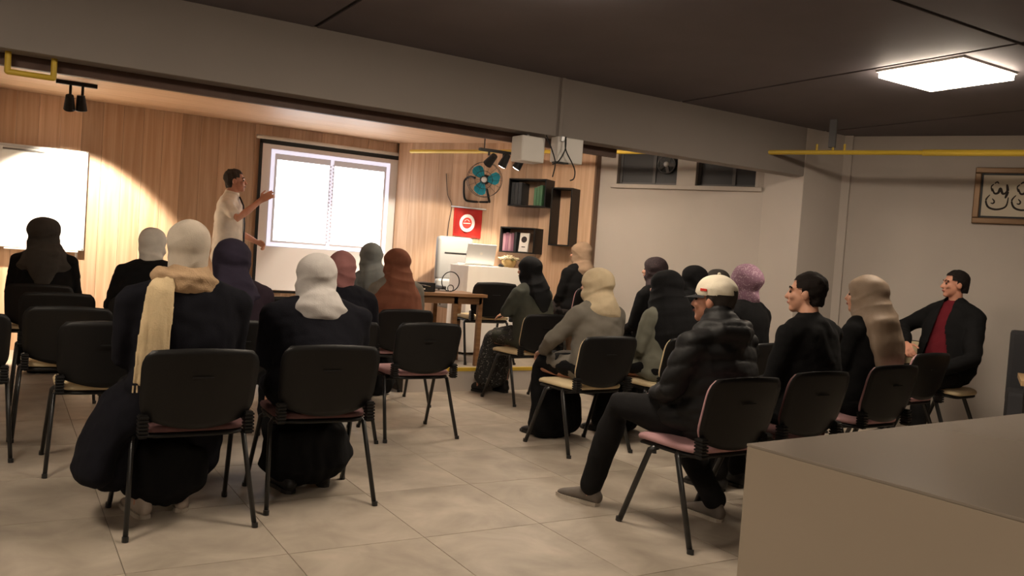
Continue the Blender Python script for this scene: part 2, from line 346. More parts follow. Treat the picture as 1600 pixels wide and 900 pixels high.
# ================================================================ FIXED THINGS
# gas pipe through the beam
ud = Vector((.5, -.866, 0)); pc = Vector((6.17, 5.7, 2.455))
gp = thing('gas_pipe', 'yellow painted gas pipe running under the ceiling through the beam', 'pipe')
obj('pipe', T([pc - ud * 4.15, pc + ud * 1.30], .021, 12), 'yellow', gp, True)
obj('pipe', T([pc + ud * 1.30, pc + ud * 5], .028, 12), 'yellow', gp, True)
for k in (.42, .56, .66): obj('pipe_clip', T([pc + ud * k + Vector((0, 0, -.02)), pc + ud * k + Vector((0, 0, .075))], .011), 'yellow', gp)
obj('pipe_hanger', B((-.03, -.025, 0), (.03, .025, HC - 2.50)), 'frame', gp, loc=pc + ud * .55 + Vector((0, 0, .045)), rz=AP)
gl = thing('gas_pipe', 'short yellow pipe loop hanging under the beam at far left', 'pipe')
pts = [(.0, BY + .1, HB), (.0, BY + .1, 2.17), (.235, BY + .1, 2.17), (.235, BY + .1, HB)]
for a, b in zip(pts, pts[1:]): obj('pipe', T([a, b], .017, 12, True), 'yellow', gl, True)
# conduit down the beam and the two white boxes under it
tag(obj('cable_conduit', B((3.765, BY - .022, HB), (3.80, BY, HC), .003), 'beam'), 'slim painted cable conduit running down the beam', 'conduit')
pj = thing('projector', 'white projector box hung under the beam near the screen', 'projector', (3.43, BY - .02, 2.055))
obj('case', B((0, 0, 0), (.215, .16, .20), .012), 'white', pj)
obj('vent_panel', B((.214, .02, .03), (.219, .14, .16)), 'alu', pj)
for k in range(5): obj('vent_slat', B((.219, .03, .045 + k * .022), (.223, .13, .053 + k * .022)), 'frame', pj)
bm = bmesh.new(); loft(bm, [(.09, .16, .1), (.09, .20, .1)], [.045, .04], 18, dome=False); obj('lens', bm, 'glass', pj)
obj('mount_arm', T([(.12, .12, .2), (.12, .12, .235)], .018), 'alu', pj)
jb = thing('junction_box', 'white square junction box with dangling black cables under the beam', 'junction box', (3.755, BY - .03, 2.085))
obj('case', B((0, 0, 0), (.25, .1, .20), .008), 'white', jb); obj('port_strip', B((-.005, -.01, -.012), (.11, .06, 0), .002), 'black', jb)
obj('bracket', B((.02, -.018, .16), (.06, -.0, .20), .003), 'alu', jb)
for c in ([(.06, -.02, .2), (.055, -.03, .1), (.0, -.03, 0), (-.05, -.02, -.03)], [(.06, -.02, .2), (.06, -.03, .1), (.13, -.03, .0), (.17, -.02, -.06), (.165, -.02, -.12), (.13, -.02, -.14)], [(-.12, -.01, .19), (-.07, -.03, .08), (-.03, -.03, -.02), (-.04, -.02, -.13)]):
    obj('cable', T(bez(c, 8), .0055, 6), 'black', jb, True)
# projection screen
sc = thing('projection_screen', 'pull-down projection screen showing a blank spiral notebook slide', 'projection screen', (2.51, WY - .05, 0))
obj('screen_sheet', B((.02, 0, .72), (1.755, .006, 2.43)), 'fabric', sc)
for lo, hi in (((0, -.002, .7), (.035, .007, 2.43)), ((1.735, -.002, .7), (1.77, .007, 2.43)), ((0, -.002, 2.405), (1.77, .007, 2.455))): obj('border', B(lo, hi), 'black', sc)
obj('roller_case', T([(-.04, 0, 2.475), (1.82, 0, 2.475)], .022, 12), 'white', sc, True)
obj('bottom_bar', T([(0, 0, .70), (1.77, 0, .70)], .014, 10), 'black', sc, True)
im = link('projected_slide', None, None, sc, (.135, -.006, 1.23))
W_, H_ = 1.475, 1.12
obj('slide_ground', B((0, 0, 0), (W_, .003, H_), .0), 'slide3', im)
for lo, hi in (((0, -.002, 0), (.045, .001, H_)), ((W_ - .045, -.002, 0), (W_, .001, H_)), ((.045, -.002, 0), (W_ - .045, .001, .045)), ((.045, -.002, H_ - .045), (W_ - .045, .001, H_))): obj('slide_border', B(lo, hi), 'slide2', im)
for a, b in ((.075, .70), (.765, W_ - .075)): obj('slide_page', B((a, -.003, .07), (b, .001, H_ - .115)), 'slide', im)
obj('slide_spine', B((.712, -.003, .045), (.753, .001, H_ - .045)), 'slide2', im)
rm = bm_mesh(B((-.011, -.005, -.008), (.011, -.002, .008))); rm.materials.append(M['slide3'])
for k in range(22):
    link('spiral_ring', rm, None, im, (.715, 0, .09 + k * .043)); link('spiral_ring', rm, None, im, (.75, 0, .11 + k * .043))
# whiteboard
wb = thing('whiteboard', 'floodlit whiteboard standing against the wood wall at left', 'whiteboard', (-.06, WY - .09, 0))
obj('board', B((.0, .02, 1.07), (.80, .04, 2.06)), 'whitep', wb)
for lo, hi in (((-.01, .012, 1.05), (.81, .045, 1.075)), ((-.01, .012, 2.055), (.81, .045, 2.08)), ((-.012, .012, 1.05), (.008, .045, 2.08)), ((.795, .012, 1.05), (.815, .045, 2.08))): obj('board_frame', B(lo, hi, .003), 'alu', wb)
obj('pen_tray', B((.1, -.05, 1.03), (.76, .02, 1.045), .003), 'alu', wb)
for x in (.05, .75): obj('leg', T([(x, .04, 1.1), (x, .06, 0)], .012), 'alu', wb)
obj('clip_bar', B((.05, -.002, 2.02), (.42, .02, 2.035), .002), 'frame', wb)
# wall shelves on the oblique cladding
def shelf(label, k0, k1, z0, z1, dep=.22, th=.014):
    t = thing('wall_shelf', label, 'wall shelf', (0, 0, 0), 0, 'black box shelves on the wood wall'); t.matrix_world = WALLM @ Matrix.Translation((k0, -.131, z0)); w_ = k1 - k0; h = z1 - z0
    obj('shelf_bottom', B((0, -dep, 0), (w_, 0, th)), 'black', t); obj('shelf_top', B((0, -dep, h - th), (w_, 0, h)), 'black', t)
    obj('shelf_side', B((0, -dep, th), (th, 0, h - th)), 'black', t); obj('shelf_side', B((w_ - th, -dep, th), (w_, 0, h - th)), 'black', t)
    return t
shelf('upper black box shelf holding dark binders and green books', 1.70, 2.17, 1.88, 2.19)
shelf('tall narrow empty black box shelf on the wood wall', 2.24, 2.49, 1.46, 2.10)
shelf('lower black box shelf with purple books behind the flowers', 1.63, 2.07, 1.35, 1.64)
def book(label, k, z, th, h, dep, m, g, tilt=0, name='book', cat='book'):
    t = thing(name, label, cat, (0, 0, 0), 0, g); t.matrix_world = WALLM @ Matrix.Translation((k, -.14, z)) @ Matrix.Rotation(R(tilt), 4, 'Y')
    obj('cover', B((0, -dep, 0), (th, 0, h), .002), m, t); obj('page_block', B((.003, -dep + .004, h - .003), (th - .003, -.003, h + .001)), 'paper', t)
    return t
for n_, c in (('purple', (.16, .07, .10)), ('green', (.05, .12, .06)), ('binder', (.02, .022, .024)), ('lilacbook', (.25, .13, .16))): M[n_] = mat(n_ + ' book cover', c, .5)
for i in range(3): book('dark binder standing at the left end of the upper shelf', 1.725 + i * .045, 1.895, .042, .25, .19, 'binder', 'dark binders')
for i, lb in enumerate(('leftmost', 'middle', 'rightmost')): book(lb + ' of the three small green books on the upper shelf', 2.0 + i * .035, 1.895, .032, .20 + .015 * i, .16, 'green', 'green books')
for i in range(4): book('purple book in the tight row on the lower shelf', 1.65 + i * .036, 1.365, .034, .20 + .01 * (i % 2), .17, 'purple' if i % 2 else 'lilacbook', 'purple books')
book('black book beside the purple books on the lower shelf', 1.80, 1.365, .03, .22, .18, 'binder', None)
wbk = thing('book', 'white book with dark round emblem facing out on lower shelf', 'book'); wbk.matrix_world = WALLM @ Matrix.Translation((1.86, -.30, 1.365)) @ Matrix.Rotation(R(-8), 4, 'X')
obj('cover', B((0, -.02, 0), (.115, .0, .215), .002), 'white', wbk); bm = bmesh.new(); loft(bm, [(.058, -.02, .14), (.058, -.022, .14)], [.036, .036], 20, dome=False); obj('emblem', bm, 'ink', wbk); obj('emblem_line', B((.035, -.0215, .05), (.08, -.0195, .06)), 'ink', wbk)
# wall fan
fn = thing('wall_fan', 'wall fan with three blue blades on a black loop bracket', 'fan'); fn.matrix_world = WALLM @ Matrix.Translation((1.34, -.131, 2.115))
obj('bracket', T(bez([(-.02, -.0, -.19), (-.24, -.0, -.19), (-.33, -.02, -.16), (-.34, -.04, 0), (-.33, -.04, .06), (-.26, -.05, .10), (-.16, -.1, .08)], 6), .013, 8), 'black', fn, True)
obj('arm', T([(-.0, 0, -.19), (.02, -.12, -.05)], .014, 8), 'black', fn, True)
fh = link('fan_head', None, None, fn, (.05, -.24, .05), rot=(R(8), 0, R(20))); fh.scale = (.85, .85, .85)
bm = bmesh.new(); loft(bm, [(0, .14, 0), (0, .02, 0)], [.06, .07], 18); obj('motor', bm, 'black', fh, True)
for k in range(3):
    bm = bmesh.new(); a = []
    for s_, (r0, hw, tw) in enumerate(((.035, .03, .0), (.09, .075, .012), (.15, .095, .02), (.19, .07, .02), (.205, .03, .015))):
        a.append([bm.verts.new((r0, -.02 - tw, -hw * .8)), bm.verts.new((r0 + .012, -.02 + tw * 1.2, hw))])
    for p, q in zip(a, a[1:]): bm.faces.new((p[0], q[0], q[1], p[1]))
    bmesh.ops.solidify(bm, geom=bm.faces[:], thickness=.004); bmesh.ops.rotate(bm, cent=(0, 0, 0), matrix=Matrix.Rotation(R(115 + 120 * k), 3, 'Y'), verts=bm.verts)
    obj('blade', bm, 'cyan', fh, True)
bm = bmesh.new(); ball(bm, (0, -.03, 0), (.04, .025, .04)); obj('hub', bm, 'white', fh, True)
for y_, r_ in ((-.055, .235), (.045, .235), (-.07, .12), (-.075, .05)):
    bm = bmesh.new(); loft(bm, arcpts((0, y_, 0), r_, 0, 360, 36), [.0035] * 37, 6, side=(0, 1, 0), dome=False); obj('guard_ring', bm, 'blacksteel', fh, True)
bm = bmesh.new()
for k in range(16):
    c_, s_ = math.cos(k * math.pi / 8), math.sin(k * math.pi / 8)
    loft(bm, [(c_ * .04, -.075, s_ * .04), (c_ * .14, -.072, s_ * .14), (c_ * .235, -.05, s_ * .235), (c_ * .235, .045, s_ * .235)], [.0018] * 4, 5, dome=False)
obj('guard_wires', bm, 'blacksteel', fh)['kind'] = 'stuff'
# red pennant
fg = thing('hanging_flag', 'small red flag with white round emblem on the wood wall', 'flag'); fg.matrix_world = WALLM @ Matrix.Translation((.86, -.145, 1.50))
obj('rod', T([(-.03, 0, .36), (.45, 0, .335)], .008, 8), 'alu', fg, True)
bm = bmesh.new(); gx, gz = 16, 10; vs = [[bm.verts.new((.01 + .39 * i / gx, .006 * math.sin(i * .9 + j * .15), .345 - .022 * i / gx - .335 * j / gz)) for i in range(gx + 1)] for j in range(gz + 1)]
for j in range(gz):
    for i in range(gx): bm.faces.new((vs[j][i], vs[j][i + 1], vs[j + 1][i + 1], vs[j + 1][i]))
bmesh.ops.solidify(bm, geom=bm.faces[:], thickness=.003); obj('flag_cloth', bm, 'red', fg, True)
bm = bmesh.new(); loft(bm, [(.21, -.009, .165), (.21, -.012, .165)], [.105, .105], 32, dome=False); e1 = obj('emblem', bm, 'white', fg)
bm = bmesh.new(); loft(bm, [(.21, -.012, .165), (.21, -.0145, .165)], [.066, .066], 28, dome=False); obj('emblem_disc', bm, 'red', e1)
obj('emblem_bar', B((.16, -.0165, .157), (.26, -.0145, .166)), 'white', e1)
bm = bmesh.new(); loft(bm, arcpts((.21, -.0155, .17), .035, 20, 160, 8), [(.003, .004)] * 9, 6, dome=False); obj('emblem_arc', bm, 'white', e1)
tag(obj('cable', T(bez([wl(.72, .14, 2.25), wl(.76, .14, 2.0), wl(.83, .14, 1.86), wl(.80, .14, 1.6), wl(.8, .14, 1.2)], 8), .004, 6), 'black', None, True), 'thin black wire running down the wood wall beside the flag', 'cable')
# picture with calligraphy
fr = thing('framed_calligraphy', 'bronze framed calligraphy panel on the right hand wall', 'picture'); fr.matrix_world = PICM @ Matrix.Translation((1.15, -.03, 1.925))
PW, PH = 1.05, .525
for lo, hi in (((0, -.012, 0), (PW, .028, .055)), ((0, -.012, PH - .055), (PW, .028, PH)), ((0, -.012, .055), (.055, .028, PH - .055)), ((PW - .055, -.012, .055), (PW, .028, PH - .055))): obj('frame_bar', B(lo, hi, .008), 'gold', fr)
for lo, hi in (((.055, -.006, .055), (PW - .055, .0, .072)), ((.055, -.006, PH - .072), (PW - .055, .0, PH - .055)), ((.055, -.006, .055), (.072, .0, PH - .055)), ((PW - .072, -.006, .055), (PW - .055, .0, PH - .055))): obj('frame_lip', B(lo, hi), 'black', fr)
pg = obj('paper', B((.06, .0, .06), (PW - .06, .006, PH - .06)), 'paper', fr)
def stroke(p, r):
    p = bez([(x, -.001, z) for x, z in p], 7); n_ = len(p)
    obj('pen_stroke', T(p, [((.25 + .75 * math.sin(math.pi * min(1, (i + .5) / n_)) ** .6) * r, .0015) for i in range(n_)], 6, side=(0, 0, 1)), 'ink', pg)
for dx in (0, .21, .42, .63):
    stroke([(.135 + dx, .27), (.105 + dx, .22), (.13 + dx, .155), (.20 + dx, .135), (.27 + dx, .165), (.285 + dx, .25)], .009)
    stroke([(.15 + dx, .33), (.17 + dx, .285), (.20 + dx, .29), (.215 + dx, .33), (.235 + dx, .285), (.26 + dx, .29), (.28 + dx, .335)], .011)
    stroke([(.265 + dx, .37), (.275 + dx, .30), (.26 + dx, .24)], .012)
    stroke([(.155 + dx, .235), (.175 + dx, .21), (.165 + dx, .19), (.145 + dx, .195)], .007)
    stroke([(.165 + dx, .375), (.185 + dx, .39), (.20 + dx, .375)], .007)
    stroke([(.15 + dx, .30), (.14 + dx, .345), (.16 + dx, .37)], .006)
# counter in the foreground
q = Vector((1.56, 1.44, 0)); a1 = R(4.5)
ct = thing('reception_counter', 'glossy beige counter in the right foreground', 'counter', q, a1)
obj('counter_body', B((.001, -1.159, 0), (2.619, -.001, .893), .002), 'counter', ct)
obj('worktop', B((0, -1.16, .8932), (2.62, 0, .90), .002), 'countertop_dimmed', ct)
obj('plinth', B((.05, -1.1, -.0), (2.5, -.05, .06)), 'frame', ct)

# ================================================================ CHAIRS
def smoothmesh(bm): return bm_mesh(bm, True)
def back_grid(y0, ins, th, nu=14, nv=12, z0=.475, z1=.812):
    bm = bmesh.new()
    def pt(u, v, d):
        # outline: rounded top corners, sagging lower edge
        zc = z0 + (z1 - z0) * v
        hw = (.238 + .012 * v) - ins
        if v > .62: hw -= .040 * ((v - .62) / .38) ** 4
        if v < .25: hw -= .03 * ((.25 - v) / .25) ** 2
        zz = zc - (1 - v) * (.0 + .045 * (1 - u * u)) + .03 * (1 - v) + v ** 4 * .012 * (1 - u * u) - (ins * (2 * v - 1))
        yy = y0 - .075 * v - .028 * (1 - u * u) + d
        return (u * hw, yy, zz)
    F = [[bm.verts.new(pt(-1 + 2 * i / nu, j / nv, 0)) for i in range(nu + 1)] for j in range(nv + 1)]
    G = [[bm.verts.new(pt(-1 + 2 * i / nu, j / nv, th * (.35 + .65 * (1 - abs(-1 + 2 * i / nu) ** 6) * (1 - abs(-1 + 2 * j / nv) ** 6)))) for i in range(nu + 1)] for j in range(nv + 1)]
    for j in range(nv):
        for i in range(nu):
            bm.faces.new((F[j][i], F[j][i + 1], F[j + 1][i + 1], F[j + 1][i])); bm.faces.new((G[j][i + 1], G[j][i], G[j + 1][i], G[j + 1][i + 1]))
    for i in range(nu):
        bm.faces.new((F[0][i], G[0][i], G[0][i + 1], F[0][i + 1])); bm.faces.new((F[nv][i + 1], G[nv][i + 1], G[nv][i], F[nv][i]))
    for j in range(nv):
        bm.faces.new((F[j + 1][0], G[j + 1][0], G[j][0], F[j][0])); bm.faces.new((F[j][nu], G[j][nu], G[j + 1][nu], F[j + 1][nu]))
    return bm
def seat_slab(z0, z1, hw, y0, y1, crown):
    bm = bmesh.new(); n_ = 28; lay = []
    for z, s in ((z0, .93), (z0 + .004, .985), ((z0 + z1) / 2, 1), (z1 - .006, .975), (z1, .88), (z1 + crown, .5)):
        ring = []
        for k in range(n_):
            th = 2 * math.pi * k / n_; c = math.cos(th); q_ = math.sin(th)
            x = math.copysign(abs(c) ** .38, c) * hw * s; y = (y0 + y1) / 2 + math.copysign(abs(q_) ** .38, q_) * (y1 - y0) / 2 * s
            dz = -.018 * max(0, (y - y1 + .1) / .1) ** 2
            ring.append(bm.verts.new((x, y, z + dz)))
        lay.append(ring)
    for a_, b_ in zip(lay, lay[1:]):
        for k in range(n_): bm.faces.new((a_[k], a_[(k + 1) % n_], b_[(k + 1) % n_], b_[k]))
    bm.faces.new(lay[0][::-1]); bm.faces.new(lay[-1]); return bm
CM = {}
CM['shell'] = smoothmesh(back_grid(-.215, 0, .012)); CM['shell'].materials.append(M['black'])
CM['seatshell'] = smoothmesh(seat_slab(.415, .44, .232, -.20, .235, 0)); CM['seatshell'].materials.append(M['black'])
for c in ('mauve', 'cream', 'plum'):
    CM['bc' + c] = smoothmesh(back_grid(-.203, .008, .034)); CM['bc' + c].materials.append(M[c])
    CM['sc' + c] = smoothmesh(seat_slab(.44, .475, .238, -.205, .245, .008)); CM['sc' + c].materials.append(M[c])
for s in (-1, 1):
    CM['fl%d' % s] = smoothmesh(T([(s * .215, .06, .425), (s * .24, .09, .405), (s * .265, .245, .015)], [(.011, .017)] * 3, 10)); CM['rl%d' % s] = smoothmesh(T([(s * .215, -.07, .425), (s * .24, -.105, .405), (s * .27, -.255, .015)], [(.011, .017)] * 3, 10))
    for nm, y in (('ff', .25), ('rf', -.26)):
        CM['%s%d' % (nm, s)] = bm_mesh(T([(s * (.266 if nm == 'ff' else .271), y, .022), (s * (.267 if nm == 'ff' else .272), y * 1.01, 0)], [(.014, .02)] * 2, 10))
    bm = bmesh.new()
    for k in range(6): box(bm, (s * .222 - .021, -.262 + k * .001, .437 + k * .0155), (s * .222 + .021, -.205 + k * .0005, .447 + k * .0155), .003)
    box(bm, (s * .222 - .016, -.25, .43), (s * .222 + .016, -.21, .53)); CM['bel%d' % s] = bm_mesh(bm)
CM['cross'] = smoothmesh(T([(-.22, -.07, .408), (.22, -.07, .408)], .011, 8)); CM['grip'] = bm_mesh(B((-.045, -.306, .690), (.045, -.3, .697), .002))
for k_ in CM:
    if not CM[k_].materials: CM[k_].materials.append(M['blacksteel' if k_[0] in 'fr' and k_[1] in 'fl' or k_ == 'cross' else 'black'])
def chair(x, yrear, label, up='mauve', rz=0, z=0, group='upholstered meeting chairs'):
    c, s = math.cos(rz), math.sin(rz); ox, oy = x, yrear + .26
    if rz: ox, oy = x - .26 * s * 0, yrear + .26
    t = thing('meeting_chair', label, 'chair', (ox, oy, z), rz, group)
    bs = link('back_shell', CM['shell'], None, t); link('hand_grip', CM['grip'], None, bs)
    link('back_cushion', CM['bc' + up], None, t); link('seat_shell', CM['seatshell'], None, t); link('seat_cushion', CM['sc' + up], None, t)
    for sd in (-1, 1):
        a = link('leg', CM['fl%d' % sd], None, t); link('foot_cap', CM['ff%d' % sd], None, a)
        a = link('leg', CM['rl%d' % sd], None, t); link('foot_cap', CM['rf%d' % sd], None, a)
        link('bellows', CM['bel%d' % sd], None, t)
    link('cross_bar', CM['cross'], None, t)
    return t
CH = dict(
    c1=chair(.765, 3.83, 'chair under the woman with the cream scarf hanging down her back', 'plum', R(2)),
    c2=chair(1.42, 3.99, 'chair under the broad woman in pale grey headscarf', 'plum', R(-2)),
    c3=chair(2.54, 5.26, 'empty mauve-seated chair at the aisle, nearest empty one', 'mauve'),
    c4=chair(3.04, 2.86, 'pink-seated chair under the man in the white cap', 'mauve', R(2)),
    c5=chair(3.54, 4.57, 'cream-seated chair under the woman in grey wool coat', 'cream', R(3)),
    br=chair(2.86, 6.38, 'chair behind the woman in the brown headscarf', 'mauve'),
    l9=chair(1.93, 5.25, 'chair hidden behind the broad woman, under the dusty pink headscarf', 'mauve'),
    d2=chair(2.15, 7.35, 'black chair back low in front of the projection screen', 'mauve'),
    l1=chair(.31, 7.85, 'chair under the woman in dark grey headscarf by the whiteboard', 'cream', R(-3)),
    l2=chair(.38, 6.95, 'empty chair directly behind the woman in dark grey headscarf', 'cream'),
    l3=chair(.38, 5.78, 'third chair back in the left file, cream seat showing', 'cream'),
    l4=chair(.52, 4.93, 'cream-seated empty chair beside the woman with the hanging scarf', 'cream'),
    l0=chair(-.17, 5.30, 'chair cut off by the left edge of the picture', 'cream'),
    l5=chair(.96, 6.75, 'chair under the woman in the white headscarf', 'mauve', R(-5)),
    l7=chair(1.26, 5.15, 'chair under the woman in the indigo headscarf', 'mauve'),
    l10=chair(2.90, 7.12, 'chair under the woman in the slate grey headscarf', 'mauve'),
    r1=chair(4.15, 6.30, 'cream-seated chair under the woman in grey-green coat', 'cream', R(5)),
    r2=chair(5.28, 7.16, 'chair under the woman in tan headscarf on the stage', 'mauve', R(6), PT),
    r4=chair(5.32, 6.02, 'chair under the woman in dark printed headscarf by the wall', 'mauve', R(8)),
    r5=chair(4.24, 4.55, 'chair under the woman in black shawl with sage vest', 'cream', R(5)),
    r6=chair(5.10, 5.26, 'chair under the woman in small plain black headscarf', 'mauve', R(8)),
    r7=chair(5.86, 5.74, 'chair under the woman half hidden behind the white cap', 'mauve', R(8)),
    r9=chair(4.78, 4.28, 'chair under the woman in the lilac dotted headscarf', 'mauve', R(6)),
    r10=chair(3.74, 3.0, 'chair under the dark-haired man in black jacket', 'plum', R(2)),
    r11=chair(4.66, 3.20, 'chair under the woman in the taupe headscarf', 'mauve', R(2)),
    r12=chair(5.90, 3.76, 'empty chair just left of the man in the maroon shirt', 'mauve', R(3)),
    emp=chair(5.78, 4.72, 'empty chair against the pillar behind the white cap man', 'mauve', R(3)),
    mn=chair(6.84, 3.99, 'cream chair the man in maroon shirt sits sideways on', 'cream', R(186)),
    dk=chair(4.22, 7.28, 'empty chair on the stage in front of the presenter desk', 'cream', R(-3), PT),
)
# ================================================================ PEOPLE
def wav(P, f, seed):
    rg = np.random.RandomState(seed); out = np.zeros(len(P)); Q = P * np.array(f)
    for i in range(5):
        d = rg.normal(size=3); d /= np.linalg.norm(d); e = rg.normal(size=3); e /= np.linalg.norm(e); k = 1 + .6 * i
        out += np.sin(k * (Q @ d) + rg.rand() * 6.3 + 1.6 * np.sin(.7 * k * (Q @ e) + rg.rand() * 6)) / k ** .5
    return out / 2.6
def skin_mesh(bm, voxel, smooth=3, folds=None, quilt=None, cut=None, name='m', wrap=None):
    bmesh.ops.recalc_face_normals(bm, faces=bm.faces)
    me = bpy.data.meshes.new('tmp'); bm.to_mesh(me); bm.free()
    ob = bpy.data.objects.new('tmp', me); COL.objects.link(ob)
    md = ob.modifiers.new('r', 'REMESH'); md.mode = 'VOXEL'; md.voxel_size = voxel
    dg = bpy.context.evaluated_depsgraph_get(); ev = ob.evaluated_get(dg)
    out = bpy.data.meshes.new_from_object(ev); out.name = name
    bpy.data.objects.remove(ob); bpy.data.meshes.remove(me)
    n_ = len(out.vertices); P = np.empty(n_ * 3); out.vertices.foreach_get('co', P); P = P.reshape(-1, 3)
    E = np.empty(len(out.edges) * 2, dtype=np.int32); out.edges.foreach_get('vertices', E); E = E.reshape(-1, 2)
    deg = np.bincount(E.ravel(), minlength=n_).astype(float)[:, None]
    def lap(P):
        S = np.stack([np.bincount(E[:, 0], P[E[:, 1], c], n_) + np.bincount(E[:, 1], P[E[:, 0], c], n_) for c in range(3)], 1)
        return S / np.maximum(deg, 1)
    for _ in range(smooth): P = P + .55 * (lap(P) - P)
    out.vertices.foreach_set('co', P.ravel()); out.update()
    Nn = np.empty(n_ * 3); out.vertices.foreach_get('normal', Nn); Nn = Nn.reshape(-1, 3)
    if folds:
        for amp, f, sd in folds: P = P + Nn * (amp * wav(P, f, sd))[:, None]
    if wrap:
        iM = np.array(wrap[0]); Q = P @ iM[:3, :3].T + iM[:3, 3]; an = np.arctan2(Q[:, 0], -Q[:, 1]); sd = wrap[1]
        mk = np.clip((.085 - Q[:, 2]) / .10, .12, 1) * np.clip((Q[:, 2] + .24) / .12, .12, 1); dr = 1 if sd % 2 else -1
        ph = 60 * (Q[:, 2] + dr * .045 * an + .012 * np.sin(3.1 * an + sd)) + 1.3 * np.sin(24 * Q[:, 2] + sd) + sd
        P = P + Nn * (.0045 * mk * (1 - 1.6 * np.abs(np.sin(ph / 2)) ** .8))[:, None]
    if quilt:
        pitch, amp = quilt; zz = P[:, 2] + .012 * np.sin(P[:, 0] * 9) + .25 * P[:, 1]
        P = P + Nn * (amp * (np.abs(np.sin(zz * math.pi / pitch)) ** .5 - .7))[:, None]
    out.vertices.foreach_set('co', P.ravel()); out.update()
    if cut is not None:
        b2 = bmesh.new(); b2.from_mesh(out); kill = [f for f in b2.faces if cut(f.calc_center_median())]
        bmesh.ops.delete(b2, geom=kill, context='FACES'); b2.to_mesh(out); b2.free()
    out.polygons.foreach_set('use_smooth', [True] * len(out.polygons))
    return out
def hand(bm, w_, d, nrm, side, curl=25, spread=1.0):
    """palm + five fingers; d finger direction, nrm palm normal (fingers curl towards it), side: vector towards the thumb"""
    w_ = Vector(w_); d = Vector(d).normalized(); nrm = Vector(nrm); nrm = (nrm - d * nrm.dot(d)).normalized(); th = Vector(side); th = (th - d * th.dot(d) - nrm * th.dot(nrm)).normalized()
    loft(bm, [w_ - d * .03, w_ + d * .02, w_ + d * .06, w_ + d * .09], [(.026, .021), (.033, .019), (.042, .016), (.042, .013)], 12, side=th)
    for i, (o, l) in enumerate(((.031, .072), (.011, .08), (-.011, .075), (-.031, .06))):
        p = w_ + d * .088 + th * o; dd = (d + th * o * 2.2 * spread).normalized(); pts = [p - d * .02, p]; a = 0
        for k, s in enumerate((.45, .31, .24)):
            a += curl * (1 + .12 * i); v = dd * math.cos(R(a)) + nrm * math.sin(R(a)); pts.append(pts[-1] + v * l * s)
        loft(bm, pts, [.0098, .0098, .0092, .0086, .0076], 8)
    p = w_ + d * .03 + th * .03; v1 = (d * .55 + th * .75 + nrm * .25).normalized(); v2 = (d * .9 + th * .3 + nrm * .35).normalized()
    loft(bm, [p - v1 * .015, p + v1 * .035, p + v1 * .035 + v2 * .03, p + v1 * .035 + v2 * .055], [.014, .0115, .0105, .009], 8)
SHOES = {}
def shoe(parent, loc, yaw, m, pitch=0):
    if m not in SHOES:
        bm = bmesh.new(); loft(bm, [(0, -.075, .045), (0, -.03, .05), (0, .03, .046), (0, .09, .036), (0, .15, .027), (0, .178, .022)], [(.034, .038), (.037, .042), (.04, .038), (.045, .028), (.04, .02), (.026, .014)], 14)
        loft(bm, [(0, -.05, .04), (0, -.045, .10)], [(.034, .04), (.037, .042)], 12)
        SHOES[m] = skin_mesh(bm, .007, 3, name='shoe'); SHOES[m].materials.append(M[m])
        bm = bmesh.new(); pts = [(0, -.09), (.026, -.08), (.037, -.04), (.036, .02), (.047, .09), (.042, .15), (.022, .19), (0, .197)]
        prism(bm, pts + [(-x, y) for x, y in pts[-2:0:-1]], .0, .02); SHOES[m + 's'] = bm_mesh(bm); SHOES[m + 's'].materials.append(M['sole' if m != 'shoeb' else 'shoeb'])
    a = link('shoe', SHOES[m], None, parent, loc, rot=(pitch, 0, yaw)); link('sole', SHOES[m + 's'], None, a); return a
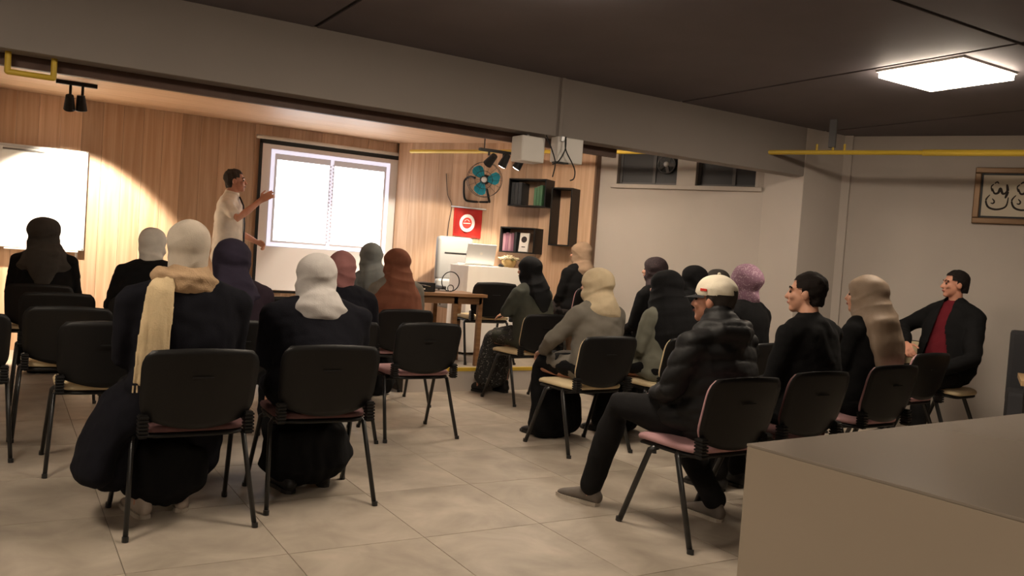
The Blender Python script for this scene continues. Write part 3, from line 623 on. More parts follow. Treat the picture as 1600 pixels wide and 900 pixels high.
def person(label, x, y, ztop=1.31, rz=0, z=0, g=1.0, lean=0, side=0, hyaw=0, hpitch=0, htilt=0, coat='blackcloth', scarf=None, drape=1, long=0, skirt='blackcloth', trousers=None, shoes='shoeb',
           arms=None, feet=None, hair=None, voxel=.0095, skin='skin', standing=False, quilt=None, seed=1, hands=None, shoulder=1.0, knee=None, sleeve=1.0, fold=.006, extra=None, bun=0, sv=1.0, hem=None, lowerz=None):
    t = thing('person', label, 'person', (x, y, z), rz, None)
    hz = .93 if standing else .555
    h = (ztop - z - hz - .118) / .628
    sl, cl_ = math.sin(R(lean)), math.cos(R(lean)); sx = math.sin(R(side))
    def sp(dx, dy, dz):     # torso frame -> person frame
        return Vector((dx + sx * dz * h, -.02 + dy * cl_ + sl * dz * h, hz + dz * h * cl_ - dy * sl))
    neck = sp(0, 0, .52); hc = neck + Vector((0, .028 + sl * .05, .108 * h))
    HM = Matrix.Translation(hc) @ Matrix.Rotation(R(hyaw), 4, 'Z') @ Matrix.Rotation(R(htilt), 4, 'Y') @ Matrix.Rotation(R(-hpitch), 4, 'X')
    sw = .178 * shoulder
    sh = {-1: sp(-sw, -.01, .412), 1: sp(sw, -.01, .412)}
    A = arms or {}
    arm = {}
    for s in (-1, 1):
        e, w_ = A.get(s, (None, None))
        e = Vector(e) if e else sp(s * (.235 + .03 * (g - 1)), .05, .17); w_ = Vector(w_) if w_ else Vector((s * .085, e.y + .21, e.z - .07))
        arm[s] = (sh[s], e, w_)
    F = feet or {}
    leg = {}
    for s in (-1, 1):
        if standing: leg[s] = (Vector((s * .095, 0, hz)), Vector((s * .105, .02, .5)), Vector((s * .11, 0, .09)), F.get(s, (s * .11, .02, 0)))
        else:
            fx, fy = F.get(s, (s * .10, .46))[:2]; kx = (knee or {}).get(s, (s * .125, .43, .53))
            leg[s] = (Vector((s * .09, 0, hz + .005)), Vector(kx), Vector((fx, fy, .10)), (fx, fy, 0))
    # ---- body: one continuous skin surface
    bm = bmesh.new()
    loft(bm, [sp(0, 0, d) for d in (-.06, .05, .16, .28, .38, .45, .50)], [(.15 * g, .105), (.145 * g, .105), (.125 * g, .1), (.14 * g, .1), (.15 * g, .09), (.12, .07), (.055, .055)], 16)
    loft(bm, [sp(0, 0, .46), neck, HM @ Vector((0, -.015, -.06)), HM @ Vector((0, -.01, .0))], [.062, .055, .052, .05], 14)
    ball(bm, (0, -.014, .030), (.072, .094, .086), HM); ball(bm, (0, .028, -.032), (.059, .064, .078), HM); ball(bm, (0, .064, -.088), (.030, .026, .024), HM)
    ball(bm, (0, .074, .026), (.052, .019, .012), HM, 12, 8); ball(bm, (0, .086, -.057), (.022, .012, .010), HM, 12, 8)
    loft(bm, [HM @ Vector((0, .080, .018)), HM @ Vector((0, .097, -.010)), HM @ Vector((0, .106, -.027))], [(.009, .009), (.012, .012), (.017, .013)], 8)
    for s in (-1, 1):
        ball(bm, (s * .040, .066, -.022), (.022, .02, .02), HM, 10, 8); ball(bm, (s * .073, -.008, -.008), (.011, .023, .033), HM, 10, 8)
        a, e, w_ = arm[s]; loft(bm, [a, a.lerp(e, .5), e, e.lerp(w_, .35), w_], [.046, .042, .036, .036, .026], 12)
        hd = (hands or {}).get(s)
        if hd: hand(bm, w_, *hd)
        else: hand(bm, w_, (w_ - e) * .6 + Vector((-s * .06, .1, -.03)), (0, 0, -1), (-s, .1, 0), 22)
        p0, k, an, ft = leg[s]; loft(bm, [p0, p0.lerp(k, .5), k, k.lerp(an, .35), an], [.078, .07, .052, .05, .036], 12)
        loft(bm, [an, Vector((an.x, an.y, .05)), Vector((an.x, an.y + .06, .04))], [.034, .034, .028], 10)
    body = link('body', skin_mesh(bm, voxel, 2, name='body'), skin, t)
    for s in (-1, 1):
        bm = bmesh.new(); ball(bm, (s * .030, .0815, .004), (.011, .007, .008), HM, 10, 8); obj('eye', bm, 'eye', t, True)
        if not scarf:
            bm = bmesh.new(); loft(bm, [HM @ Vector((s * .013, .0885, .026)), HM @ Vector((s * .032, .0855, .033)), HM @ Vector((s * .05, .0705, .027))], [(.004, .005)] * 3, 8); obj('eyebrow', bm, 'hair', t, True)
    bm = bmesh.new(); loft(bm, [HM @ Vector((-.02, .091, -.058)), HM @ Vector((0, .0985, -.055)), HM @ Vector((.02, .091, -.058))], [(.003, .005), (.004, .007), (.003, .005)], 8); obj('lips', bm, 'lip', t, True)
    # ---- lower garment
    bm = bmesh.new()
    if trousers:
        for s in (-1, 1):
            p0, k, an, ft = leg[s]; loft(bm, [p0 + Vector((0, -.03, 0)), p0.lerp(k, .5), k + Vector((0, .0, .005)), k.lerp(an, .3), k.lerp(an, .75), an], [(.105 * g, .1), .092 * g ** .5, .076, .074, .066, .064], 14)
        loft(bm, [sp(0, -.01, .01 if not standing else -.06), sp(0, 0, .06), sp(0, 0, .12)], [(.17 * g, .125), (.165 * g, .12), (.15 * g, .115)], 16)
        link('trousers', skin_mesh(bm, .011, 3, [(.005, (16, 16, 26), seed)], name='trousers'), trousers, t)
    else:
        fx = sum(leg[s][2].x for s in (-1, 1)) / 2; fy = sum(leg[s][2].y for s in (-1, 1)) / 2; hw = (hem or (.24, .15, .10)); lz = hw[2]
        loft(bm, [(0, -.07, .562), (0, .05, .568), (0, .24, .568), (0, .40, .555)], [(.2 * g, .09), (.205 * g, .1), (.2 * g, .095), (.2, .085)], 18)
        loft(bm, [(0, .40, .55), (fx * .4, .44 + .1 * (fy - .46), .40), (fx * .7, fy - .02, .25), (fx, fy, lz)], [(.2, .085), (.205, .10), (hw[0] * .93, .12), (hw[0], hw[1])], 18)
        link('skirt', skin_mesh(bm, .012, 3, [(.012, (26, 14, 5), seed + 3), (.004, (30, 30, 20), seed)], name='skirt'), skirt, t)
    # ---- coat / shirt
    bm = bmesh.new(); lo = .03 if not standing else -.06
    loft(bm, [sp(0, -.0, lo), sp(0, -.0, lo + .04), sp(0, .0, .13), sp(0, -.005, .24), sp(0, -.01, .36), sp(0, -.012, .43), sp(0, -.008, .475), sp(0, 0, .498)],
         [(.205 * g, .155 * g), (.21 * g, .155 * g), (.19 * g, .145 * g), (.195 * g, .145 * g), (.205 * shoulder ** .5 * g ** .5, .135), (.18 * shoulder, .115), (.105 * shoulder, .09), (.068, .068)], 20)
    for s in (-1, 1):
        a, e, w_ = arm[s]; ball(bm, a + Vector((-s * .01, 0, -.015)), (.066, .07, .066)); loft(bm, [sp(0, -.005, .478), sp(s * sw * .55, -.01, .448), a + Vector((0, 0, -.004))], [(.08, .066), (.085, .068), (.07, .062)], 14, side=(0, 1, 0)); tb = .062 if quilt else .054
        if sleeve >= 1: loft(bm, [a, a.lerp(e, .5), e, e.lerp(w_, .5), e.lerp(w_, .92)], [.068 + tb * .12, tb + .010, tb, tb - .004, tb - .010], 14)
        else: loft(bm, [a, a.lerp(e, sleeve * .5), a.lerp(e, sleeve)], [.066, .062, .06], 14)
    if not standing and long >= 0: loft(bm, [(0, -.05, .54), (0, .10, .57), (0, .18 + .1 * long, .575)], [(.2 * g, .11), (.205 * g, .10), (.2 * g, .085)], 16)
    if extra: extra(bm, sp, HM, 'coat')
    fl_ = [(fold, (13, 13, 22), seed + 5), (fold * .4, (34, 34, 40), seed + 9)]
    link('coat' if not standing else 'shirt', skin_mesh(bm, .0115, 3, fl_, quilt, name='coat'), coat, t)
    # ---- headscarf
    if scarf:
        bm = bmesh.new(); HL = HM
        ball(bm, (0, -.020 - .05 * (sv - 1), .026), (.099 * sv, .118 * sv ** .7, .106 * sv ** .3), HL, 20, 14); ball(bm, (0, .004, -.05), (.088 * sv, .090, .09), HL, 18, 12)
        if bun: ball(bm, (0, -.09, .045), (.055, .05, .05), HL)
        if drape == 0: loft(bm, [HL @ Vector((0, -.025, -.02)), HL @ Vector((0, -.03, -.10)), neck + Vector((0, -.012, -.0))], [(.090, .10), (.088, .095), (.088, .09)], 18)
        if drape >= 1:
            loft(bm, [HL @ Vector((0, -.03, .0)), HL @ Vector((0, -.035, -.09)), neck + Vector((0, -.02, -.01)), sp(0, -.03, .465), sp(0, -.04, .43 - .03 * (drape - 1))], [(.094 * sv, .105), (.096 * sv, .105), (.104 * sv, .110), (.128 * sv, .125), (.138 * sv + .012 * drape, .125)], 20)
        if drape >= 2:
            loft(bm, [HL @ Vector((0, -.07, 0)), sp(0, -.115, .47), sp(0, -.145, .36), sp(0, -.15, .25 - .04 * (drape - 2))], [(.07, .04), (.12, .04), (.12, .025), (.05, .018)], 16)
        if extra: extra(bm, sp, HM, 'scarf')
        inv = HM.inverted()
        def cut(c):
            q = inv @ c; return q.y > .035 and (q.x / .061) ** 2 + ((q.z + .022) / .094) ** 2 < 1
        link('headscarf', skin_mesh(bm, .0085, 3, [(.006, (12, 12, 20), seed + 20)], None, cut, name='headscarf', wrap=(HM.inverted(), seed)), scarf, t)
    if hair:
        bm = bmesh.new(); ball(bm, (0, -.018, .032), (.081, .101, .097), HM, 20, 14); loft(bm, [HM @ Vector((0, -.05, .0)), HM @ Vector((0, -.052, -.06))], [(.066, .056), (.055, .045)], 14)
        inv = HM.inverted()
        def cut(c):
            q = inv @ c
            if q.y > .045: return q.z < .072 + .3 * max(0, abs(q.x) - .05) * -1
            if q.y > .012: return q.z < .030
            if q.y > -.03: return q.z < -.002 - (.012 - q.y) * .3
            return q.z < -.07
        link('hair', skin_mesh(bm, .006, 1, [(.005, (45, 45, 45), seed)], None, cut, name='hair'), hair, t)
    for s in (-1, 1):
        fx, fy = leg[s][3][:2]; yw = R(-8 * s) if len(leg[s][3]) < 4 else leg[s][3][3]
        shoe(t, (fx, fy + .03, 0), yw, shoes)
    return t, sp, HM, arm

# --- left block
person('woman in dark grey headscarf and black coat beside the whiteboard', .33, 8.05, 1.345, R(-8), g=1.12, lean=3, coat='blackcloth', scarf='s_grey', drape=3, sv=1.28, seed=2, hyaw=-32)
person('woman in white headscarf leaning in a black jacket', .94, 6.96, 1.335, R(-12), g=1.08, lean=10, side=6, hyaw=-22, coat='blackcloth', scarf='s_white', drape=0, seed=3)
def l6(bm, sp, HM, what):
    if what == 'coat':      # long coat skirts spilling over the left side of the seat
        loft(bm, [(-.13, -.02, .58), (-.24, .05, .50), (-.31, .08, .36), (-.335, .08, .235)], [(.10, .12), (.085, .17), (.08, .19), (.085, .21)], 18, side=(1, 0, 0)); loft(bm, [(-.20, .12, .45), (-.24, .12, .28), (-.25, .10, .19)], [(.08, .12), (.08, .13), (.085, .12)], 14)
        loft(bm, [(.1, .12, .50), (.13, .2, .32), (.13, .22, .22)], [(.12, .12), (.13, .12), (.13, .12)], 14)
t6, sp6, HM6, _ = person('woman in beige headscarf with a cream knitted scarf down her back', .73, 4.06, 1.362, R(3), g=1.15, shoulder=1.22, lean=-1, coat='navy', scarf='s_beige', drape=0, seed=4, hyaw=-6, shoes='shoew', feet={-1: (-.12, .10), 1: (.07, .14)}, knee={-1: (-.13, .40, .52), 1: (.12, .40, .52)}, extra=l6, hem=(.2, .14, .16))
bm = bmesh.new(); loft(bm, [sp6(0, -.02, .488), sp6(0, -.012, .512)], [(.135, .122), (.105, .108)], 20); loft(bm, [sp6(-.1, -.07, .50), sp6(-.13, -.06, .52)], [(.05, .05), (.045, .045)], 12)
link('knit_collar', skin_mesh(bm, .008, 2, [(.005, (40, 40, 60), 3)], name='knit_collar'), 'knit2', t6)
bm = bmesh.new(); loft(bm, [sp6(-.10, -.09, .505), sp6(-.135, -.128, .46), sp6(-.155, -.165, .33), sp6(-.165, -.180, .20), sp6(-.172, -.180, .10)], [(.045, .02), (.058, .016), (.066, .014), (.070, .013), (.072, .012)], 16)
ks = link('knit_scarf', skin_mesh(bm, .007, 2, [(.007, (70, 6, 5), 6)], name='knit_scarf'), 'knit', t6)
for k in range(10):
    p = sp6(-.235 + k * .0145, -.178, .095); obj('fringe', T([p, p + Vector((.002 * (k % 3 - 1), -.004, -.03))], .0035, 6), 'knit', ks)
person('woman in indigo headscarf and dark plum coat', 1.23, 5.36, 1.285, R(-4), g=1.08, lean=2, coat='plumcoat', scarf='s_navy', drape=2, sv=1.15, seed=5, hyaw=-8)
person('broad woman in pale grey headscarf and black coat', 1.41, 4.22, 1.25, R(-3), g=1.25, shoulder=1.22, lean=8, coat='navy', scarf='s_ash', drape=1, sv=1.06, seed=6, hyaw=-14, feet={-1: (-.08, .12), 1: (.14, .20)}, hem=(.25, .17, .17))
person('woman in dusty pink headscarf and black cardigan', 1.98, 5.46, 1.255, R(-3), g=1.02, lean=5, coat='navy', scarf='s_pink', drape=0, seed=7, hyaw=-12)
person('woman in slate grey wrapped headscarf', 2.92, 7.33, 1.33, R(0), g=1.02, lean=2, coat='s_slate', scarf='s_slate', drape=2, sv=1.12, seed=8, hyaw=-25)
def l11(bm, sp, HM, what):
    if what == 'scarf':
        loft(bm, [sp(.02, -.01, .47), sp(.0, -.015, .38), sp(-.02, -.01, .27)], [(.15, .12), (.215, .16), (.255, .175)], 20)
person('woman in brown headscarf and brown shawl', 2.88, 6.60, 1.30, R(2), g=1.12, lean=5, side=-2, coat='greycoat', scarf='s_brown', drape=2, sv=1.08, seed=9, hyaw=18, extra=l11)
# --- right block
crossed = {-1: ((-.27, .10, .80), (.02, .27, .80)), 1: ((.26, .12, .79), (-.04, .28, .77))}
person('woman in black headscarf and grey-green coat with patterned skirt', 4.2, 6.52, 1.315, R(14), g=1.12, lean=8, side=-3, arms=crossed, coat='greengrey', scarf='s_black', drape=2, skirt='flor', seed=10, hyaw=14, long=1.4, feet={-1: (-.10, .56), 1: (.12, .45)}, hem=(.2, .12, .14))
person('woman in tan headscarf and black coat on the stage', 5.28, 7.36, 1.50, R(10), z=PT, g=1.15, shoulder=1.1, lean=2, coat='blackcloth', scarf='s_tan', drape=1, skirt='flor2', seed=11, hyaw=20, bun=1)
person('woman in cream headscarf and grey wool coat', 3.60, 4.78, 1.265, R(8), g=1.02, lean=9, side=6, coat='greycoat', scarf='s_cream', drape=1, sv=1.08, skirt='blackcloth', seed=12, hyaw=18, long=1.0, arms={-1: ((-.27, .16, .74), (-.15, .38, .64))}, shoes='shoeb', feet={-1: (-.05, .42), 1: (.14, .40)})
person('woman in dark printed headscarf near the wall', 5.32, 6.22, 1.39, R(14), g=1.0, coat='blackcloth', scarf='s_dots', drape=1, seed=13, hyaw=22)
def r5(bm, sp, HM, what):
    if what == 'scarf':
        loft(bm, [HM @ Vector((0, -.02, 0)), sp(0, -.03, .43), sp(.02, -.05, .28), sp(.03, -.06, .15)], [(.11, .12), (.20, .16), (.235, .16), (.20, .12)], 20)
t5, sp5, HM5, _ = person('woman in big black shawl over a sage vest', 4.24, 4.76, 1.275, R(10), g=1.12, lean=6, coat='vest', scarf='s_black', drape=2, seed=14, sv=1.15, hyaw=12, extra=r5)
person('woman in small plain black headscarf beyond the big shawl', 5.11, 5.47, 1.335, R(12), g=1.0, coat='blackcloth', scarf='s_black', drape=1, seed=15, hyaw=18)
person('woman in charcoal headscarf half hidden behind the white cap', 5.86, 5.95, 1.315, R(12), g=1.0, coat='blackcloth', scarf='s_grey', drape=1, seed=16, hyaw=18)
person('woman in lilac dotted headscarf', 4.76, 4.50, 1.355, R(8), g=1.0, lean=2, coat='blackcloth', scarf='s_lilac', drape=0, sv=1.2, seed=17, hyaw=-28, bun=1)
def r8(bm, sp, HM, what):
    if what == 'coat':      # hood folded on the back
        loft(bm, [sp(-.12, .0, .50), sp(-.10, -.09, .475), sp(0, -.135, .45), sp(.10, -.09, .475), sp(.12, .0, .50)], [(.03, .03), (.055, .05), (.075, .055), (.055, .05), (.03, .03)], 14, side=(0, 0, 1))
        loft(bm, [sp(0, -.02, .49), sp(0, -.01, .545)], [(.105, .10), (.09, .09)], 18)
t8, sp8, HM8, _ = person('man in white cap and black puffer jacket', 3.10, 3.08, 1.275, R(10), g=1.2, shoulder=1.2, lean=6, coat='puffer', trousers='charcoal', shoes='shoeg', seed=18, hyaw=16, hpitch=-2, hair='hair2', quilt=(.085, .013), extra=r8, skin='skin2', voxel=.008,
    feet={-1: (-.20, .62), 1: (.20, .10)}, knee={-1: (-.19, .47, .56), 1: (.17, .43, .52)}, arms={-1: ((-.30, .06, .72), (-.14, .26, .66)), 1: ((.30, .06, .72), (.14, .26, .66))}, fold=.005)
# cap
bm = bmesh.new(); ball(bm, (0, -.014, .046), (.089, .110, .092), HM8, 24, 16); inv8 = HM8.inverted()
cp = link('cap', skin_mesh(bm, .006, 2, [(.0025, (40, 40, 40), 3)], None, lambda c: (inv8 @ c).z < .030 - .12 * (inv8 @ c).y + (.0 if (inv8 @ c).y > -.09 or abs((inv8 @ c).x) > .035 else .022), name='cap'), 'capm', t8)
bm = bmesh.new(); pr = []
for i in range(13):
    a = R(20 + 140 * i / 12); x_, y_ = math.cos(a), math.sin(a)
    pr.append((HM8 @ Vector((x_ * .086, -.014 + y_ * .106, .026)), HM8 @ Vector((x_ * .086, -.014 + y_ * .106 + .065 * max(0, math.sin(math.pi * i / 12)), .014 - .012 * (1 - abs(x_))))))
rows = [[bm.verts.new(p[0]) for p in pr], [bm.verts.new(p[1]) for p in pr]]
for i in range(12): bm.faces.new((rows[0][i], rows[0][i + 1], rows[1][i + 1], rows[1][i]))
bmesh.ops.solidify(bm, geom=bm.faces[:], thickness=.004); obj('cap_brim', bm, 'darkgrey', cp, True)
bm = bmesh.new(); ball(bm, (0, -.014, .139), .009, HM8, 10, 8); obj('cap_button', bm, 'capm', cp, True)
for k in range(5):
    a = R(176 - 4.5 * k - 10); p = Vector((math.cos(a) * .0885, -.014 + math.sin(a) * .1095, .055)); bm = bmesh.new(); box(bm, (-.0035, -.002, -.006), (.0035, .002, .006), mtx=HM8 @ Matrix.Translation(p) @ Matrix.Rotation(a - R(90), 4, 'Z')); obj('cap_lettering', bm, 'red', cp)
# man R10
def collar(bm, sp, HM, what):
    if what == 'coat': loft(bm, [sp(0, -.008, .45), sp(0, .004, .488)], [(.09, .095), (.078, .082)], 18)
person('dark-haired man in black jacket seen in profile', 3.90, 3.22, 1.335, R(8), g=1.15, shoulder=1.16, lean=2, coat='blackcloth', trousers='charcoal', seed=19, hyaw=22, hair='hair', voxel=.007, extra=collar, skin='skin')
def r11(bm, sp, HM, what):
    if what == 'scarf': loft(bm, [HM @ Vector((0, -.05, .02)), sp(.0, -.10, .46), sp(.0, -.145, .32), sp(.0, -.165, .18)], [(.085, .08), (.16, .09), (.18, .06), (.13, .04)], 18)
person('woman in long taupe satin headscarf', 4.68, 3.41, 1.335, R(8), g=1.1, lean=3, coat='blackcloth', scarf='s_taupe', drape=2, sv=1.1, seed=20, hyaw=20, extra=r11)
# corner man in open jacket over maroon shirt
t12, sp12, HM12, arm12 = person('man in maroon shirt and open black jacket by the right wall', 6.86, 4.24, 1.455, R(88), g=1.02, shoulder=1.1, lean=-6, coat='maroon', trousers='charcoal', seed=21, hyaw=-36, hair='hair', voxel=.0065, skin='skin2', sleeve=.3, fold=.003, long=-1,
    arms={1: ((.40, .02, .93), (.17, .27, .80)), -1: ((-.31, .10, .74), (-.22, .34, .64))}, feet={-1: (-.15, .50), 1: (.20, .42)}, knee={-1: (-.16, .46, .56), 1: (.19, .42, .55)},
    hands={1: ((-.55, .45, -.35), (-.2, -.6, -.6), (-.2, .5, .6), 26), -1: ((.55, .55, -.25), (0, 0, -1), (.6, -.6, .1), 14)})
bm = bmesh.new()
loft(bm, [sp12(0, -.01, .05), sp12(0, -.01, .1), sp12(0, -.01, .18), sp12(0, -.015, .33), sp12(0, -.015, .42), sp12(0, -.01, .485)], [(.255, .195), (.255, .195), (.25, .19), (.25, .18), (.215, .145), (.12, .105)], 22)
for s in (-1, 1):
    a, e, w_ = arm12[s]; ball(bm, a, (.085, .088, .085)); loft(bm, [sp12(0, -.005, .475), sp12(s * .1, -.01, .452), a + Vector((0, 0, .008))], [(.10, .078), (.105, .082), (.09, .08)], 14, side=(0, 1, 0)); loft(bm, [a, a.lerp(e, .5), e, e.lerp(w_, .5), e.lerp(w_, .9)], [.082, .076, .070, .062, .052], 14)
loft(bm, [sp12(0, -.01, .47), sp12(0, -.005, .50)], [(.10, .095), (.088, .085)], 18)
zt = 0
def jcut(c):
    q = c - sp12(0, 0, 0); d = q.z / 1.02
    return q.y - .1 * min(0, -d) > .02 and abs(c.x) < .05 + .10 * max(0, min(1, (.42 - d) / .4)) and abs(c.x) < .2
link('jacket', skin_mesh(bm, .011, 3, [(.006, (13, 13, 22), 33), (.003, (30, 30, 40), 34)], None, jcut, name='jacket'), 'blackcloth', t12)
# presenter
ts, sps, HMs, arms_ = person('presenter in white short-sleeved shirt pointing at the screen', 2.02, 8.98, 1.995, R(-112), z=PT, g=1.02, shoulder=1.08, lean=1, standing=True, coat='shirt', trousers='navy', seed=22, hyaw=8, hpitch=-4, hair='hair2', voxel=.0065, skin='skin2', sleeve=.68, fold=.006,
    arms={1: ((.30, .11, 1.27), (.17, .30, 1.47)), -1: ((-.25, .04, 1.14), (-.17, .24, 1.05))},
    hands={1: ((-.12, .8, .6), (-.9, .1, -.2), (0, -.4, 1), 14, 1.6), -1: ((.2, .8, -.3), (.6, 0, -.6), (.2, .3, .9), 45)})
bm = bmesh.new(); loft(bm, [sps(.0, .082, .49), sps(.0, .125, .42), sps(0, .150, .26), sps(0, .158, .06)], [(.018, .008), (.02, .006), (.028, .005), (.036, .004)], 10); obj('necktie', bm, 'navy', ts, True)
bm = bmesh.new(); loft(bm, [sps(0, 0, .005), sps(0, 0, .035)], [(.185, .14), (.187, .142)], 24, dome=False); obj('belt', bm, 'shoeb', ts, True)
bm = bmesh.new(); loft(bm, [sps(0, -.005, .48), sps(0, .005, .535)], [(.085, .085), (.068, .07)], 18, dome=False); obj('shirt_collar', bm, 'shirt', ts, True)

# ================================================================ LOOSE FURNITURE
# presenter desk with cloth
dx0, dx1, dy0, dy1, dz = 4.28, 4.98, 8.0, 8.42, 1.18
dt = thing('presenter_desk', 'presenter desk draped in a white floor-length cloth', 'desk', (dx0, dy0, PT))
obj('desk_top', B((.02, .02, dz - PT - .03), (dx1 - dx0 - .02, dy1 - dy0 - .02, dz - PT - .006)), 'tablewood', dt)
for x_ in (.06, dx1 - dx0 - .06):
    for y_ in (.06, dy1 - dy0 - .06): obj('leg', T([(x_, y_, 0), (x_, y_, dz - PT - .03)], .02), 'tablewood', dt)
bm = bmesh.new(); per = []; wd_, dp_ = dx1 - dx0, dy1 - dy0
for i in range(40): per.append((wd_ * i / 40, 0))
for i in range(24): per.append((wd_, dp_ * i / 24))
for i in range(40): per.append((wd_ * (1 - i / 40), dp_))
for i in range(24): per.append((0, dp_ * (1 - i / 24)))
lay = []
for z_, am in ((dz - PT, 0), (dz - PT - .01, .004), (.6, .010), (.3, .016), (.03, .02)):
    lay.append([bm.verts.new((wd_ / 2 + (x_ - wd_ / 2) * (1 + am / .4 + am * .8 * math.sin(i * .83) ), dp_ / 2 + (y_ - dp_ / 2) * (1 + am / .4 + am * 1.2 * math.sin(i * .83)), z_)) for i, (x_, y_) in enumerate(per)])
for a_, b_ in zip(lay, lay[1:]):
    for k in range(len(per)): bm.faces.new((a_[k], a_[(k + 1) % len(per)], b_[(k + 1) % len(per)], b_[k]))
bm.faces.new(lay[0]); obj('table_cloth', bm, 'cloth', dt)
# laptop
lp = thing('laptop', 'open silver laptop seen from the back on the presenter desk', 'laptop', (4.50, 8.17, dz + .001), R(-6))
obj('base', B((-.17, 0, 0), (.17, .23, .016), .004), 'alu', lp); obj('keyboard', B((-.15, .07, .016), (.15, .2, .018)), 'black', lp)
ld = obj('lid', B((-.17, -.006, 0), (.17, .002, .225), .003), 'alu', lp, loc=(0, .0, .016), rot=(R(14), 0, 0)); obj('screen', B((-.16, .002, .012), (.16, .004, .215)), 'slide2', ld)
bm = bmesh.new(); loft(bm, [(0, -.006, .12), (0, -.0075, .12)], [.016, .016], 16, dome=False); obj('lid_emblem', bm, 'white', ld)
# papers, mouse, flowers
tag(obj('paper_sheet', B((0, 0, 0), (.10, .15, .003)), 'whitep', None, loc=(4.70, 8.04, dz + .001), rz=R(4)), 'white papers beside the laptop on the desk', 'paper')
ms = thing('computer_mouse', 'small dark computer mouse on the papers', 'mouse', (4.735, 8.10, dz + .005)); bm = bmesh.new(); ball(bm, (0, 0, .012), (.03, .045, .017)); obj('shell', bm, 'black', ms, True); obj('wheel', T([(-.004, .02, .028), (.004, .02, .028)], .006), 'frame', ms)
fb = thing('flower_arrangement', 'bowl of cream flowers at the right of the desk', 'flowers', (4.87, 8.16, dz + .001))
bm = bmesh.new(); loft(bm, [(0, 0, 0), (0, 0, .02), (0, 0, .06), (0, 0, .09)], [.05, .065, .085, .08], 20, dome=False); obj('bowl', bm, mat('straw bowl', (.45, .30, .12), .7), fb, True)
M['petal'] = mat('cream petals', (.80, .72, .52), .7); M['leafm'] = mat('leaf', (.12, .15, .05), .6)
pm_ = bmesh.new(); ball(pm_, (0, 0, 0), (.022, .012, .006), None, 8, 6); pm_ = bm_mesh(pm_, True); pm_.materials.append(M['petal'])
for k in range(13):
    a = k * 2.4; r_ = .028 * math.sqrt(k); fo = obj('blossom', (lambda b: (ball(b, (0, 0, 0), .015, None, 8, 6), b)[1])(bmesh.new()), 'petal', fb, True, loc=(r_ * math.cos(a) * 1.15, r_ * math.sin(a), .125 - r_ * .35))
    for j in range(6): link('petal', pm_, None, fo, (.018 * math.cos(j * 1.05), .018 * math.sin(j * 1.05), .004), rot=(0, R(-25), j * 1.05))
for k in range(6):
    a = k * 1.05 + .4; lf = obj('leaf', (lambda b: (ball(b, (.03, 0, 0), (.04, .014, .003), None, 8, 6), b)[1])(bmesh.new()), 'leafm', fb, True, loc=(.07 * math.cos(a), .07 * math.sin(a), .095), rot=(0, R(12), a))
# office chair
oc = thing('office_chair', 'grey leather executive chair behind the presenter desk', 'office chair', (4.56, 8.73, PT), R(180)); oc.scale = (.92, .94, 1)
bm = bmesh.new(); box(bm, (-.25, -.24, .75), (.25, -.14, 1.27), .045); obj('backrest', bm, 'leather', oc, True)
obj('back_seam', B((-.16, -.142, 1.07), (.16, -.132, 1.085), .003), 'black', oc)
bm = bmesh.new(); box(bm, (-.25, -.23, .45), (.25, .25, .55), .04); obj('seat', bm, 'leather', oc, True); bm = bmesh.new(); box(bm, (-.25, -.22, .55), (.25, -.12, .78), .04); obj('lower_back', bm, 'leather', oc, True)
for s in (-1, 1): bm = bmesh.new(); box(bm, (s * .28 - .03, -.15, .66), (s * .28 + .03, .15, .70), .012); obj('armrest', bm, 'black', oc); obj('arm_post', T([(s * .28, 0, .66), (s * .24, 0, .48)], .015), 'black', oc)
obj('gas_column', T([(0, 0, .45), (0, 0, .1)], .03, 12), 'chrome', oc, True)
for k in range(5):
    a = R(72 * k); lg = obj('base_leg', T([(0, 0, .11), (.27 * math.cos(a), .27 * math.sin(a), .075)], [.024, .016]), 'black', oc); bm = bmesh.new(); ball(bm, (.27 * math.cos(a), .27 * math.sin(a), .03), .03, None, 10, 8); obj('castor', bm, 'black', lg, True)
# side table with black box
tb = thing('wooden_table', 'small brown wooden table on the stage edge with a black box', 'table', (3.26, 7.16, PT))
obj('table_top', B((0, 0, .67), (.80, .55, .70), .003), 'tablewood', tb)
obj('apron', B((.04, .04, .60), (.76, .07, .67)), 'tablewood', tb)
for x_ in (.04, .46, .73):
    for y_ in (.04, .48): obj('leg', B((x_, y_, 0), (x_ + .045, y_ + .045, .67), .002), 'tablewood', tb)
bx = thing('equipment_box', 'black equipment box on the small wooden table', 'equipment box', (3.24, 7.24, PT + .701), R(2)); obj('case', B((0, 0, 0), (.30, .22, .085), .006), 'black', bx); obj('front_panel', B((.02, -.003, .01), (.28, .002, .075)), 'blacksteel', bx); obj('label_strip', B((.12, -.005, .02), (.19, -.002, .032)), 'white', bx); obj('handle', T([(.05, -.01, .06), (.12, -.012, .065), (.24, -.01, .05)], .004, 6), 'chrome', bx)
lc = thing('cable_coil', 'loop of black cable standing on the small wooden table', 'cable', (3.76, 7.38, PT + .702))
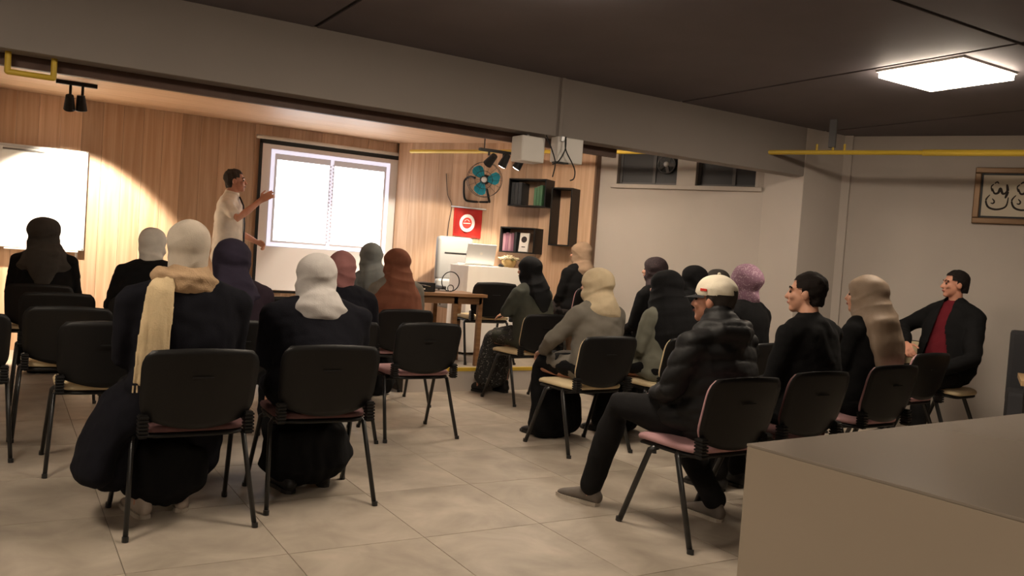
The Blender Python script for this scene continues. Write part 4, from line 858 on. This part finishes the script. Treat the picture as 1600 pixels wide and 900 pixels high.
obj('loop', T(arcpts((0, 0, .10), .095, -90, 270, 30), .005, 6, side=(0, 1, 0)), 'black', lc, True); obj('loop', T(arcpts((0.01, .01, .035), .032, -90, 270, 18), .004, 6, side=(0, 1, 0)), 'black', lc, True); obj('tail', T(bez([(0, 0, .005), (-.1, .03, .005), (-.18, .0, .006)], 6), .004, 6), 'black', lc, True)
# small wooden stool beyond the table
so = thing('wooden_stool', 'low pale wooden stool under and beyond the wooden table', 'stool', (3.62, 7.92, PT), R(10))
M['pine'] = wood('pine', (.42, .26, .12), (.55, .36, .18), (20, 20, 2), .5, .05)
obj('stool_seat', B((-.16, -.16, .40), (.16, .16, .43), .006), 'pine', so)
for x_ in (-.13, .10):
    for y_ in (-.13, .10): obj('leg', B((x_, y_, 0), (x_ + .03, y_ + .03, .40), .002), 'pine', so)
for y_ in (-.12, .11): obj('rail', B((-.1, y_, .17), (.1, y_ + .015, .20)), 'pine', so)
# handbag at the left
hb = thing('handbag', 'black handbag with looped strap beside the far left woman', 'handbag', (.62, 7.95, .482), R(-10))
bm = bmesh.new(); loft(bm, [(0, 0, .0), (0, 0, .06), (0, 0, .13), (0, 0, .16)], [(.10, .045), (.11, .05), (.10, .035), (.09, .015)], 18, power=.7); obj('bag_body', bm, 'shoeb', hb, True)
obj('strap', T(arcpts((0, 0, .14), .075, 0, 180, 14), .007, 6, side=(0, 1, 0)), 'shoeb', hb, True); obj('clasp', B((-.012, -.04, .10), (.012, -.03, .12)), 'chrome', hb)
# bench and wood table at the right edge
bc = thing('upholstered_bench', 'dark grey upholstered bench end at the right edge', 'bench'); bc.matrix_world = PICM @ Matrix.Translation((1.55, -.75, 0))
for nm, lo, hi in (('bench_seat', (0, 0, .15), (1.6, .6, .45)), ('bench_back', (0, .5, .3), (1.6, .68, .96)), ('bench_base', (.03, .05, 0), (1.57, .6, .15))): bm = bmesh.new(); box(bm, lo, hi, .03); obj(nm, bm, 'darkgrey', bc)
wt = thing('wooden_table', 'light wooden table corner at the right edge before the bench', 'table'); wt.matrix_world = PICM @ Matrix.Translation((1.60, -1.75, 0))
obj('table_top', B((0, 0, .61), (1.2, .7, .65), .004), 'pine', wt)
for x_ in (.05, 1.1):
    for y_ in (.05, .6): obj('leg', B((x_, y_, 0), (x_ + .05, y_ + .05, .61)), 'blacksteel', wt)
